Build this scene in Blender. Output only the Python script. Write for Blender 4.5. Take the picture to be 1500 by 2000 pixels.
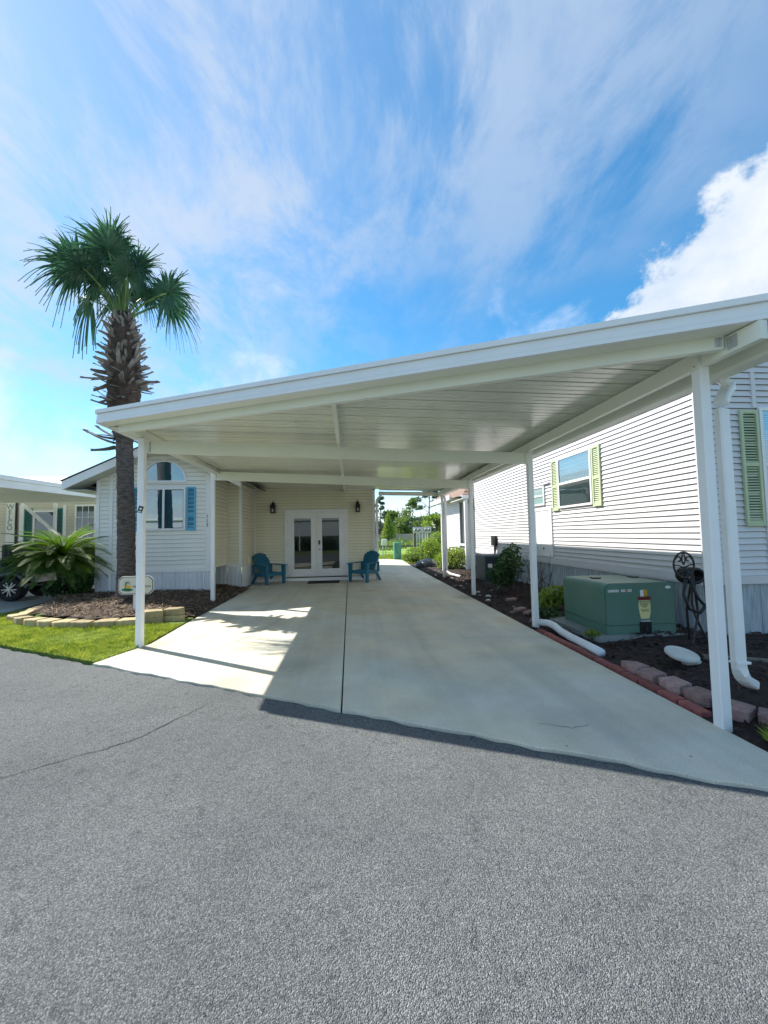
import bpy, math, random
import numpy as np
from mathutils import Vector, Matrix

for o in list(bpy.data.objects):
    bpy.data.objects.remove(o)
random.seed(7)
rng = np.random.default_rng(7)
S = bpy.context.scene
COL = S.collection
R = math.radians
PI = math.pi

# ------------------------------------------------------------------ camera
FPX, CAMH = 770.0, 1.4
YAW, PITCH, ROLL = R(5.033), R(3.174), R(1.087)
fw = Vector((math.sin(YAW)*math.cos(PITCH), math.cos(YAW)*math.cos(PITCH), math.sin(PITCH)))
r0 = Vector((math.cos(YAW), -math.sin(YAW), 0))
d0 = fw.cross(r0)
rt = r0*math.cos(ROLL) + d0*math.sin(ROLL)
dn = -r0*math.sin(ROLL) + d0*math.cos(ROLL)
def ray(px, py):                       # direction of a photo pixel (1500 x 2000)
    return (rt*((px-750)/FPX) + dn*((py-1000)/FPX) + fw).normalized()
cam = bpy.data.cameras.new('camera')
cam.sensor_fit = 'HORIZONTAL'; cam.sensor_width = 36; cam.lens = FPX/1500*36
cam.clip_start = 0.05; cam.clip_end = 2000
co = bpy.data.objects.new('camera', cam); COL.objects.link(co)
m3 = Matrix((rt, -dn, -fw)).transposed()
co.matrix_world = Matrix.Translation((0, 0, CAMH)) @ m3.to_4x4()
S.camera = co
S.cycles.max_bounces = 6; S.cycles.diffuse_bounces = 4; S.cycles.transparent_max_bounces = 6
S.render.resolution_x, S.render.resolution_y = 768, 1024

# ------------------------------------------------------------------ world, sun, exposure
SUN_EL = R(47); sdir = Vector((-0.839, 0.547, 0)).normalized()*math.cos(SUN_EL) + Vector((0, 0, math.sin(SUN_EL)))
sun = bpy.data.lights.new('sun', 'SUN'); sun.energy = 3.2; sun.angle = R(0.53); sun.color = (1.0, 0.945, 0.86)
so = bpy.data.objects.new('sun', sun); COL.objects.link(so)
so.rotation_euler = sdir.to_track_quat('Z', 'Y').to_euler(); so.location = (-20, 12, 25)
S.view_settings.view_transform = 'Standard'; S.view_settings.look = 'None'
S.view_settings.exposure = 1.46; S.view_settings.gamma = 1.0
W = bpy.data.worlds.new('World'); S.world = W; W.use_nodes = True
def build_world():
    nt = W.node_tree; N = nt.nodes; L = nt.links; N.clear()
    def math_(op, a, b=None, c=None, clamp=False):
        n = N.new('ShaderNodeMath'); n.operation = op; n.use_clamp = clamp
        for i, x in enumerate((a, b, c)):
            if x is None: continue
            if isinstance(x, (int, float)): n.inputs[i].default_value = x
            else: L.new(x, n.inputs[i])
        return n.outputs[0]
    def vm(op, a, b, out=0):
        n = N.new('ShaderNodeVectorMath'); n.operation = op
        for i, x in enumerate((a, b)):
            if x is None: continue
            if isinstance(x, (tuple, Vector)): n.inputs[i].default_value = tuple(x)
            else: L.new(x, n.inputs[i])
        return n.outputs['Value'] if out else n.outputs[0]
    def noise(v, scale, det, rough=.55, dist=0):
        n = N.new('ShaderNodeTexNoise'); n.inputs['Scale'].default_value = scale; n.inputs['Detail'].default_value = det
        n.inputs['Roughness'].default_value = rough; n.inputs['Distortion'].default_value = dist
        L.new(v, n.inputs['Vector']); return n.outputs['Fac']
    def sstep(v, a, b):
        n = N.new('ShaderNodeMapRange'); n.interpolation_type = 'SMOOTHSTEP'
        n.inputs['From Min'].default_value = a; n.inputs['From Max'].default_value = b; L.new(v, n.inputs['Value']); return n.outputs[0]
    def mix(f, a, b):
        n = N.new('ShaderNodeMix'); n.data_type = 'RGBA'; L.new(f, n.inputs[0])
        for i, x in ((6, a), (7, b)):
            if isinstance(x, tuple): n.inputs[i].default_value = (*x, 1)
            else: L.new(x, n.inputs[i])
        return n.outputs[2]
    tc = N.new('ShaderNodeTexCoord'); D = tc.outputs['Generated']
    sky = N.new('ShaderNodeTexSky'); sky.sky_type = 'NISHITA'; sky.sun_disc = False
    sky.sun_elevation = SUN_EL; sky.sun_rotation = math.atan2(sdir.x, sdir.y); sky.ozone_density = 2.2; sky.dust_density = 0.15; sky.air_density = 1.0
    sep = N.new('ShaderNodeSeparateXYZ'); L.new(D, sep.inputs[0])
    z = math_('MAXIMUM', sep.outputs[2], 0.0)
    inv = math_('DIVIDE', 1.0, math_('ADD', z, 0.18))
    pl = N.new('ShaderNodeVectorMath'); pl.operation = 'SCALE'; L.new(D, pl.inputs[0]); L.new(inv, pl.inputs['Scale'])
    mp = N.new('ShaderNodeMapping'); L.new(pl.outputs[0], mp.inputs[0]); mp.inputs['Rotation'].default_value = (0, 0, R(118)); mp.inputs['Scale'].default_value = (1.0, 0.62, 0.0)
    pv = mp.outputs[0]
    sunny = vm('DOT_PRODUCT', D, sdir, 1)
    n1 = noise(pv, 1.1, 5, .58, .5); n2 = noise(pv, 3.6, 7, .66, .35)
    a, b = ray(520, 800), ray(1500, 200)
    nn = a.cross(b).normalized()
    if nn.dot(ray(300, 100)) < 0: nn = -nn
    side = vm('DOT_PRODUCT', D, nn, 1)
    t = math_('ADD', side, math_('MULTIPLY', math_('SUBTRACT', n1, .5), .75))
    cov = sstep(t, -.20, .30)
    wis = sstep(math_('ADD', math_('MULTIPLY', n2, .75), math_('MULTIPLY', n1, .25)), .38, .61)
    cir = math_('MULTIPLY', cov, math_('ADD', math_('MULTIPLY', wis, .60), math_('ADD', .07, math_('MULTIPLY', sstep(sunny, .45, 1.0), .18))), clamp=True)
    glow = sstep(sunny, .45, 1.0)
    c2 = mix(glow, (2.7, 3.35, 4.3), (3.5, 3.9, 4.5))
    hs = N.new('ShaderNodeHueSaturation'); hs.inputs['Saturation'].default_value = 1.33; hs.inputs['Value'].default_value = 1.12; hs.inputs['Hue'].default_value = .489; L.new(sky.outputs[0], hs.inputs['Color'])
    c1 = mix(cir, hs.outputs[0], c2)
    # bright thin streaks
    st = sstep(noise(pv, 2.1, 6, .6, .4), .58, .74)
    stf = math_('MULTIPLY', math_('MULTIPLY', st, sstep(side, .12, .4)), .55)
    c1 = mix(stf, c1, (4.6, 4.9, 5.3))
    # heaped clouds: one in view at the right, low ones all round the horizon
    n4 = noise(D, 5.5, 7, .60, .25); n5 = noise(D, 16, 4, .6, .2)
    cd = ray(1490, 665)
    dd = vm('DOT_PRODUCT', D, cd, 1)
    e = math_('ADD', dd, math_('MULTIPLY', math_('SUBTRACT', math_('ADD', math_('MULTIPLY', n4, .75), math_('MULTIPLY', n5, .25)), .5), .13))
    cum = sstep(e, .960, .971)
    low = sstep(math_('ADD', math_('MULTIPLY', noise(D, 4.0, 6, .58, .2), .8), math_('MULTIPLY', sep.outputs[2], -.55)), .22, .38)
    shade = mix(sstep(math_('ADD', n4, math_('MULTIPLY', n5, .3)), .45, .85), (3.3, 3.9, 4.7), (4.6, 4.85, 5.2))
    c1 = mix(math_('MULTIPLY', low, .75), c1, (4.3, 4.9, 5.7))
    c1 = mix(cum, c1, shade)
    bg = N.new('ShaderNodeBackground'); L.new(c1, bg.inputs['Color']); bg.inputs['Strength'].default_value = 0.075
    out = N.new('ShaderNodeOutputWorld'); L.new(bg.outputs[0], out.inputs['Surface'])
build_world()

# ------------------------------------------------------------------ materials
MATS = {}
def mat(name, col, rough=.6, var=.0, vscale=8, bump=0, bscale=60, metal=0, spec=.5, col2=None, stretch=None, trans=0, detail=5, coords='Object'):
    if name in MATS: return MATS[name]
    m = bpy.data.materials.new(name); m.use_nodes = True; MATS[name] = m
    nt = m.node_tree; N = nt.nodes; L = nt.links; p = N['Principled BSDF']
    p.inputs['Roughness'].default_value = rough; p.inputs['Metallic'].default_value = metal
    p.inputs['Specular IOR Level'].default_value = spec
    p.inputs['Base Color'].default_value = (*col, 1)
    tc = N.new('ShaderNodeTexCoord'); vec = tc.outputs[coords]
    if coords == 'World':
        pass
    if stretch:
        mp = N.new('ShaderNodeMapping'); mp.inputs['Scale'].default_value = stretch; L.new(vec, mp.inputs[0]); vec = mp.outputs[0]
    if var or col2:
        n = N.new('ShaderNodeTexNoise'); n.inputs['Scale'].default_value = vscale; n.inputs['Detail'].default_value = detail; n.inputs['Roughness'].default_value = .62
        L.new(vec, n.inputs['Vector'])
        r = N.new('ShaderNodeValToRGB'); L.new(n.outputs['Fac'], r.inputs[0])
        r.color_ramp.elements[0].position = .32; r.color_ramp.elements[1].position = .70
        c2 = col2 if col2 else tuple(min(1, c*(1+var)) for c in col)
        c1 = col if col2 else tuple(c*(1-var) for c in col)
        r.color_ramp.elements[0].color = (*c1, 1); r.color_ramp.elements[1].color = (*c2, 1)
        L.new(r.outputs[0], p.inputs['Base Color'])
        m['ramp'] = 1
    if name in ('palm_boot', 'cream_vinyl', 'beige_vinyl', 'pale_grey_vinyl', 'red_brick', 'pink_block', 'tan_block', 'palm_frond', 'sago_frond') and p.inputs['Base Color'].links:
        oi = N.new('ShaderNodeObjectInfo'); mr_ = N.new('ShaderNodeMapRange'); k = .03 if 'vinyl' in name else .28
        mr_.inputs['To Min'].default_value = 1-k; mr_.inputs['To Max'].default_value = 1+k*.7; L.new(oi.outputs['Random'], mr_.inputs[0])
        hv = N.new('ShaderNodeHueSaturation'); L.new(mr_.outputs[0], hv.inputs['Value']); L.new(p.inputs['Base Color'].links[0].from_socket, hv.inputs['Color']); L.new(hv.outputs[0], p.inputs['Base Color'])
    if bump:
        n = N.new('ShaderNodeTexNoise'); n.inputs['Scale'].default_value = bscale; n.inputs['Detail'].default_value = 4; L.new(vec, n.inputs['Vector'])
        b = N.new('ShaderNodeBump'); b.inputs['Strength'].default_value = bump; b.inputs['Distance'].default_value = .02
        L.new(n.outputs['Fac'], b.inputs['Height']); L.new(b.outputs[0], p.inputs['Normal'])
    if trans:
        t = N.new('ShaderNodeBsdfTranslucent'); mx = N.new('ShaderNodeMixShader'); mx.inputs[0].default_value = trans
        src = p.inputs['Base Color'].links[0].from_socket if p.inputs['Base Color'].links else None
        if src: 
            hs = N.new('ShaderNodeHueSaturation'); hs.inputs['Value'].default_value = 1.9; hs.inputs['Saturation'].default_value = 1.1; L.new(src, hs.inputs['Color']); L.new(hs.outputs[0], t.inputs['Color'])
        else: t.inputs['Color'].default_value = (*[min(1, c*1.9) for c in col], 1)
        o = N['Material Output']; L.new(p.outputs[0], mx.inputs[1]); L.new(t.outputs[0], mx.inputs[2]); L.new(mx.outputs[0], o.inputs['Surface'])
    return m

def nodes_of(m):
    return m.node_tree.nodes, m.node_tree.links, m.node_tree.nodes['Principled BSDF']

def asphalt():
    m = mat('asphalt', (.13, .14, .145), .85, spec=.35)
    N, L, p = nodes_of(m)
    tc = N.new('ShaderNodeTexCoord'); V = tc.outputs['Object']
    vo = N.new('ShaderNodeTexVoronoi'); vo.inputs['Scale'].default_value = 220; L.new(V, vo.inputs['Vector'])
    vo.inputs['Randomness'].default_value = 1
    sc = N.new('ShaderNodeSeparateColor'); L.new(vo.outputs['Color'], sc.inputs[0])
    r = N.new('ShaderNodeValToRGB'); L.new(sc.outputs[0], r.inputs[0]); cr = r.color_ramp
    cr.elements[0].position = 0; cr.elements[0].color = (.10, .11, .115, 1)
    cr.elements[1].position = 1; cr.elements[1].color = (.36, .375, .375, 1)
    for pos, v in ((.35, .155), (.7, .22), (.9, .285)):
        e = cr.elements.new(pos); e.color = (v, v*1.035, v*1.035, 1)
    # dark binder in the gaps between stones
    r2 = N.new('ShaderNodeValToRGB'); L.new(vo.outputs['Distance'], r2.inputs[0])
    r2.color_ramp.elements[0].position = .35; r2.color_ramp.elements[0].color = (1, 1, 1, 1)
    r2.color_ramp.elements[1].position = .75; r2.color_ramp.elements[1].color = (.55, .56, .58, 1)
    mu = N.new('ShaderNodeMix'); mu.data_type = 'RGBA'; mu.blend_type = 'MULTIPLY'; mu.inputs[0].default_value = .9
    L.new(r.outputs[0], mu.inputs[6]); L.new(r2.outputs[0], mu.inputs[7])
    n = N.new('ShaderNodeTexNoise'); n.inputs['Scale'].default_value = .55; n.inputs['Detail'].default_value = 9; n.inputs['Roughness'].default_value = .65; L.new(V, n.inputs['Vector'])
    r3 = N.new('ShaderNodeValToRGB'); L.new(n.outputs['Fac'], r3.inputs[0])
    r3.color_ramp.elements[0].position = .3; r3.color_ramp.elements[0].color = (.66, .685, .695, 1)
    r3.color_ramp.elements[1].position = .72; r3.color_ramp.elements[1].color = (1.12, 1.15, 1.13, 1)
    mu2 = N.new('ShaderNodeMix'); mu2.data_type = 'RGBA'; mu2.blend_type = 'MULTIPLY'; mu2.inputs[0].default_value = 1
    L.new(mu.outputs[2], mu2.inputs[6]); L.new(r3.outputs[0], mu2.inputs[7]); L.new(mu2.outputs[2], p.inputs['Base Color'])
    n3 = N.new('ShaderNodeTexNoise'); n3.inputs['Scale'].default_value = 16; n3.inputs['Detail'].default_value = 8; n3.inputs['Roughness'].default_value = .72; L.new(V, n3.inputs['Vector'])
    r4 = N.new('ShaderNodeValToRGB'); L.new(n3.outputs['Fac'], r4.inputs[0]); r4.color_ramp.elements[0].position = .30; r4.color_ramp.elements[0].color = (.60, .61, .62, 1); r4.color_ramp.elements[1].position = .46; r4.color_ramp.elements[1].color = (1, 1, 1, 1)
    mu3 = N.new('ShaderNodeMix'); mu3.data_type = 'RGBA'; mu3.blend_type = 'MULTIPLY'; mu3.inputs[0].default_value = 1
    L.new(mu2.outputs[2], mu3.inputs[6]); L.new(r4.outputs[0], mu3.inputs[7]); L.new(mu3.outputs[2], p.inputs['Base Color'])
    n2 = N.new('ShaderNodeTexNoise'); n2.inputs['Scale'].default_value = 55; n2.inputs['Detail'].default_value = 5; L.new(V, n2.inputs['Vector'])
    ma = N.new('ShaderNodeMath'); ma.operation = 'SUBTRACT'; L.new(n2.outputs['Fac'], ma.inputs[0]); L.new(vo.outputs['Distance'], ma.inputs[1])
    b = N.new('ShaderNodeBump'); b.inputs['Strength'].default_value = 1.0; b.inputs['Distance'].default_value = .006
    L.new(ma.outputs[0], b.inputs['Height']); L.new(b.outputs[0], p.inputs['Normal'])
    return m
def concrete(name, c=(.66, .64, .56)):
    m = mat(name, c, .82, spec=.3)
    N, L, p = nodes_of(m)
    tc = N.new('ShaderNodeTexCoord'); V = tc.outputs['Object']
    def nz(s, d, r=.6):
        n = N.new('ShaderNodeTexNoise'); n.inputs['Scale'].default_value = s; n.inputs['Detail'].default_value = d; n.inputs['Roughness'].default_value = r; L.new(V, n.inputs['Vector']); return n.outputs['Fac']
    def rp(f, a, ca, b, cb):
        r = N.new('ShaderNodeValToRGB'); L.new(f, r.inputs[0]); r.color_ramp.elements[0].position = a; r.color_ramp.elements[1].position = b
        r.color_ramp.elements[0].color = (*ca, 1); r.color_ramp.elements[1].color = (*cb, 1); return r.outputs[0]
    def mul(a, b):
        x = N.new('ShaderNodeMix'); x.data_type = 'RGBA'; x.blend_type = 'MULTIPLY'; x.inputs[0].default_value = 1; L.new(a, x.inputs[6]); L.new(b, x.inputs[7]); return x.outputs[2]
    base = rp(nz(1.1, 8, .68), .28, tuple(v*.80 for v in c), .72, tuple(v*1.12 for v in c))
    fine = rp(nz(90, 4, .7), .3, (.82, .82, .82), .7, (1.10, 1.10, 1.09))
    # round drips and darker blotches
    vo = N.new('ShaderNodeTexVoronoi'); vo.inputs['Scale'].default_value = .8; vo.feature = 'SMOOTH_F1'; L.new(V, vo.inputs['Vector'])
    blot = rp(vo.outputs['Distance'], .06, (.78, .78, .76), .26, (1, 1, 1))
    warm = rp(nz(.7, 6), .36, (1.06, .985, .86), .60, (.97, 1.0, 1.0))
    mp = N.new('ShaderNodeMapping'); mp.inputs['Scale'].default_value = (2.6, .12, 1); L.new(V, mp.inputs[0])
    ns = N.new('ShaderNodeTexNoise'); ns.inputs['Scale'].default_value = 1; ns.inputs['Detail'].default_value = 7; ns.inputs['Roughness'].default_value = .6; L.new(mp.outputs[0], ns.inputs['Vector'])
    track = rp(ns.outputs['Fac'], .34, (.88, .88, .88), .60, (1.03, 1.03, 1.03))
    v2 = N.new('ShaderNodeTexVoronoi'); v2.inputs['Scale'].default_value = 3.1; L.new(V, v2.inputs['Vector'])
    spot = rp(v2.outputs['Distance'], .018, (.35, .34, .32), .045, (1, 1, 1))
    L.new(mul(mul(mul(mul(mul(base, fine), blot), warm), track), spot), p.inputs['Base Color'])
    b = N.new('ShaderNodeBump'); b.inputs['Strength'].default_value = .35; b.inputs['Distance'].default_value = .006
    L.new(nz(120, 4), b.inputs['Height']); L.new(b.outputs[0], p.inputs['Normal'])
    return m
def glassy(name, tint, refl, rough=.02, spec=.5):
    m = bpy.data.materials.new(name); m.use_nodes = True; nt = m.node_tree; N = nt.nodes; L = nt.links
    p = N['Principled BSDF']; p.inputs['Base Color'].default_value = (*tint, 1); p.inputs['Roughness'].default_value = .06; p.inputs['Specular IOR Level'].default_value = spec
    g = N.new('ShaderNodeBsdfGlossy'); g.inputs['Roughness'].default_value = rough; g.inputs['Color'].default_value = (.86, .95, .97, 1)
    mx = N.new('ShaderNodeMixShader'); mx.inputs[0].default_value = refl
    L.new(p.outputs[0], mx.inputs[1]); L.new(g.outputs[0], mx.inputs[2]); L.new(mx.outputs[0], N['Material Output'].inputs['Surface'])
    return m
def clearpane(name, refl=.25, tint=(.80, .9, .93)):
    m = bpy.data.materials.new(name); m.use_nodes = True; nt = m.node_tree; N = nt.nodes; L = nt.links
    t = N.new('ShaderNodeBsdfTransparent'); t.inputs['Color'].default_value = (*tint, 1)
    g = N.new('ShaderNodeBsdfGlossy'); g.inputs['Roughness'].default_value = .03
    mx = N.new('ShaderNodeMixShader'); mx.inputs[0].default_value = refl
    L.new(t.outputs[0], mx.inputs[1]); L.new(g.outputs[0], mx.inputs[2]); L.new(mx.outputs[0], N['Material Output'].inputs['Surface'])
    return m

M_ASPH = asphalt(); M_CONC = concrete('driveway_concrete'); M_CONC2 = concrete('neighbour_concrete', (.36, .37, .36)); M_PAD = concrete('pad_concrete', (.30, .33, .33))
M_CRACK = mat('crack_dark', (.035, .035, .035), .95)
M_JOINT = mat('joint_fill', (.09, .085, .08), .95, var=.4, vscale=30)
M_WHITE = mat('white_aluminium', (.84, .85, .85), .38, var=.03, vscale=3, spec=.5)
M_CEIL = mat('ivory_pan', (.76, .77, .65), .19, var=.05, vscale=2.5, spec=.6)
M_BEAM = mat('ivory_beam', (.80, .82, .72), .42, var=.03, vscale=2, spec=.5)
M_CREAM = mat('cream_vinyl', (.83, .83, .76), .5, var=.03, vscale=4, bump=.08, bscale=90)
M_BEIGE = mat('beige_vinyl', (.80, .765, .59), .5, var=.04, vscale=4, bump=.08, bscale=90)
M_GREYV = mat('pale_grey_vinyl', (.66, .65, .655), .45, var=.03, vscale=4, bump=.08, bscale=90)
M_TRIM = mat('white_trim', (.84, .84, .83), .45, var=.03, vscale=5)
M_SKIRTW = mat('white_skirting', (.70, .73, .76), .5, var=.07, vscale=5, stretch=(1, 1, .3))
M_SKIRTG = mat('weathered_skirting', (.40, .45, .48), .6, var=.28, vscale=9, stretch=(3, 3, .35))
M_BLUE = mat('sky_blue_shutter', (.10, .42, .62), .5, var=.05)
M_LIME = mat('pale_green_shutter', (.50, .57, .36), .5, var=.05)
M_TEAL = mat('teal_shutter', (.02, .20, .20), .5)
M_CHAIR = mat('teal_plastic', (.012, .145, .24), .42, var=.08, vscale=10)
M_BLACK = mat('black_metal', (.012, .012, .014), .45)
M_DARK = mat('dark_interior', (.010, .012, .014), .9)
M_GLASS = glassy('reflecting_glass', (.010, .075, .105), .28)
M_DGLASS = glassy('door_glass', (.003, .005, .006), .06, .015, .12)
M_CLEAR = clearpane('blind_glass')
M_NGLASS = glassy('neighbour_glass', (.010, .035, .055), .10)
M_BLIND = mat('blind_slats', (.62, .72, .76), .5)
M_BOXG = mat('transformer_green', (.075, .185, .135), .5, var=.18, vscale=2.2, bump=.06, bscale=200, col2=(.12, .20, .155))
M_PEDG = mat('pedestal_green', (.10, .30, .22), .5, var=.1)
M_MULCH = mat('mulch', (.013, .009, .008), .95, col2=(.045, .028, .022), vscale=55, bump=1.0, bscale=45, detail=8)
M_CHIP = mat('mulch_chip', (.022, .012, .010), .9, col2=(.085, .042, .032), vscale=6)
M_STRAW = mat('pine_straw', (.20, .125, .075), .9, col2=(.42, .31, .19), vscale=7)
M_BED = mat('brown_bed', (.030, .020, .015), .95, col2=(.085, .056, .040), vscale=30, bump=1.0, bscale=40, detail=8)
M_GRASSG = mat('lawn_soil', (.07, .12, .02), .95, col2=(.16, .25, .035), vscale=14, bump=.6, bscale=60)
M_GROUND = mat('ground_grass', (.055, .095, .025), .95, col2=(.14, .17, .05), vscale=1.2, bump=.4, bscale=8)
M_BLADE = mat('grass_blade', (.085, .145, .018), .6, col2=(.36, .39, .08), vscale=5, trans=.35)
M_LAWNF = mat('far_lawn', (.14, .25, .03), .9, col2=(.27, .38, .06), vscale=4, bump=.6, bscale=30)
M_BLOCKY = mat('tan_block', (.46, .37, .20), .9, var=.22, vscale=14, bump=.5, bscale=60)
M_BLOCKP = mat('pink_block', (.36, .23, .21), .9, var=.28, vscale=14, bump=.6, bscale=60)
M_BRICK = mat('red_brick', (.27, .085, .075), .85, var=.3, vscale=9, bump=.35, bscale=80)
M_STONE = mat('grey_stone', (.22, .20, .19), .9, var=.4, vscale=9, bump=.4, bscale=25)
M_STONEW = mat('white_stone', (.60, .60, .55), .85, var=.08, vscale=6, bump=.2, bscale=60)
M_TRUNK = mat('palm_bark', (.055, .045, .040), .95, col2=(.19, .155, .135), vscale=7, bump=1.0, bscale=20, stretch=(1.3, 1.3, 4.5))
M_FIBRE = mat('palm_fibre', (.028, .020, .016), .95, col2=(.10, .068, .048), vscale=9, bump=1, bscale=25)
M_BOOT = mat('palm_boot', (.075, .066, .058), .85, col2=(.32, .30, .27), vscale=5, stretch=(1, 1, .5))
M_FROND = mat('palm_frond', (.030, .095, .058), .42, col2=(.085, .19, .10), vscale=2.5, trans=.22)
M_PETI = mat('palm_petiole', (.14, .24, .075), .5, var=.2)
M_SAGO = mat('sago_frond', (.020, .066, .010), .6, col2=(.115, .205, .015), vscale=2.0, trans=.40)
M_SAGOD = mat('sago_trunk', (.03, .022, .016), .95, var=.5, vscale=16, bump=1, bscale=20)
M_LEAFD = mat('leaf_dark', (.020, .055, .018), .5, col2=(.06, .13, .03), vscale=3, trans=.25)
M_LEAFY = mat('leaf_yellow', (.11, .18, .03), .5, col2=(.27, .34, .06), vscale=3, trans=.35)
M_LEAFP = mat('leaf_pine', (.035, .075, .040), .6, col2=(.10, .16, .08), vscale=.6, trans=.25)
M_LEAFM = mat('leaf_mid', (.06, .12, .025), .6, col2=(.19, .26, .055), vscale=.5, trans=.3)
M_BARK = mat('bark', (.07, .055, .045), .95, var=.4, vscale=8)
M_WOOD = mat('grey_timber', (.19, .165, .14), .9, var=.3, vscale=5, stretch=(6, 6, 1))
M_METAL = mat('galvanised', (.50, .53, .55), .45, metal=.5, var=.1)
M_PVC = mat('pvc_white', (.78, .80, .82), .4, var=.04)
M_SHING = mat('brown_shingle', (.16, .105, .08), .95, col2=(.30, .21, .16), vscale=9)
M_SHINGD = mat('dark_shingle', (.05, .05, .052), .95, var=.3, vscale=20)
M_METROOF = mat('pale_metal_roof', (.60, .66, .60), .4, var=.03)
M_NAVY = mat('navy_paint', (.010, .030, .065), .2, spec=.7)
M_TYRE = mat('tyre_rubber', (.012, .012, .013), .85)
M_ALLOY = mat('alloy', (.55, .56, .57), .28, metal=.9)
M_VINYLB = mat('black_vinyl', (.012, .012, .012), .5)
M_RED = mat('red_lens', (.45, .02, .02), .3)
M_SIGN = mat('sign_cream', (.68, .66, .55), .6, var=.05)
M_INK = mat('ink', (.018, .022, .02), .7)
M_SGREEN = mat('sign_green', (.005, .16, .085), .6)
M_SYEL = mat('sign_yellow', (.72, .48, .03), .6)
M_WARNY = mat('label_yellow', (.74, .68, .30), .6)
M_WARNR = mat('label_red', (.25, .015, .01), .6)
M_ORANGE = mat('label_orange', (.55, .24, .01), .6)
M_LABEL = mat('label_white', (.78, .78, .74), .6)
M_LAPSHADE = mat('lap_shade', (.22, .22, .23), .9)  # wall sheet darkened to paint the shade lines under the plank laps
M_SLATSHADE = mat('louver_gap_shade', (.05, .075, .05), .9)  # dark tone paints the shade in the gaps between louvers
M_SOFFIT = mat('soffit_vinyl', (.60, .61, .55), .5, var=.03)
M_MAT = mat('door_mat', (.015, .014, .013), .95, bump=.5, bscale=200)
M_BAG = mat('bag_plastic', (.02, .022, .025), .25, bump=.4, bscale=20)
M_ACU = mat('ac_cabinet', (.025, .055, .075), .5)
M_PAVE_FAR = mat('far_white_wall', (.46, .40, .35), .8, var=.05)

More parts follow.
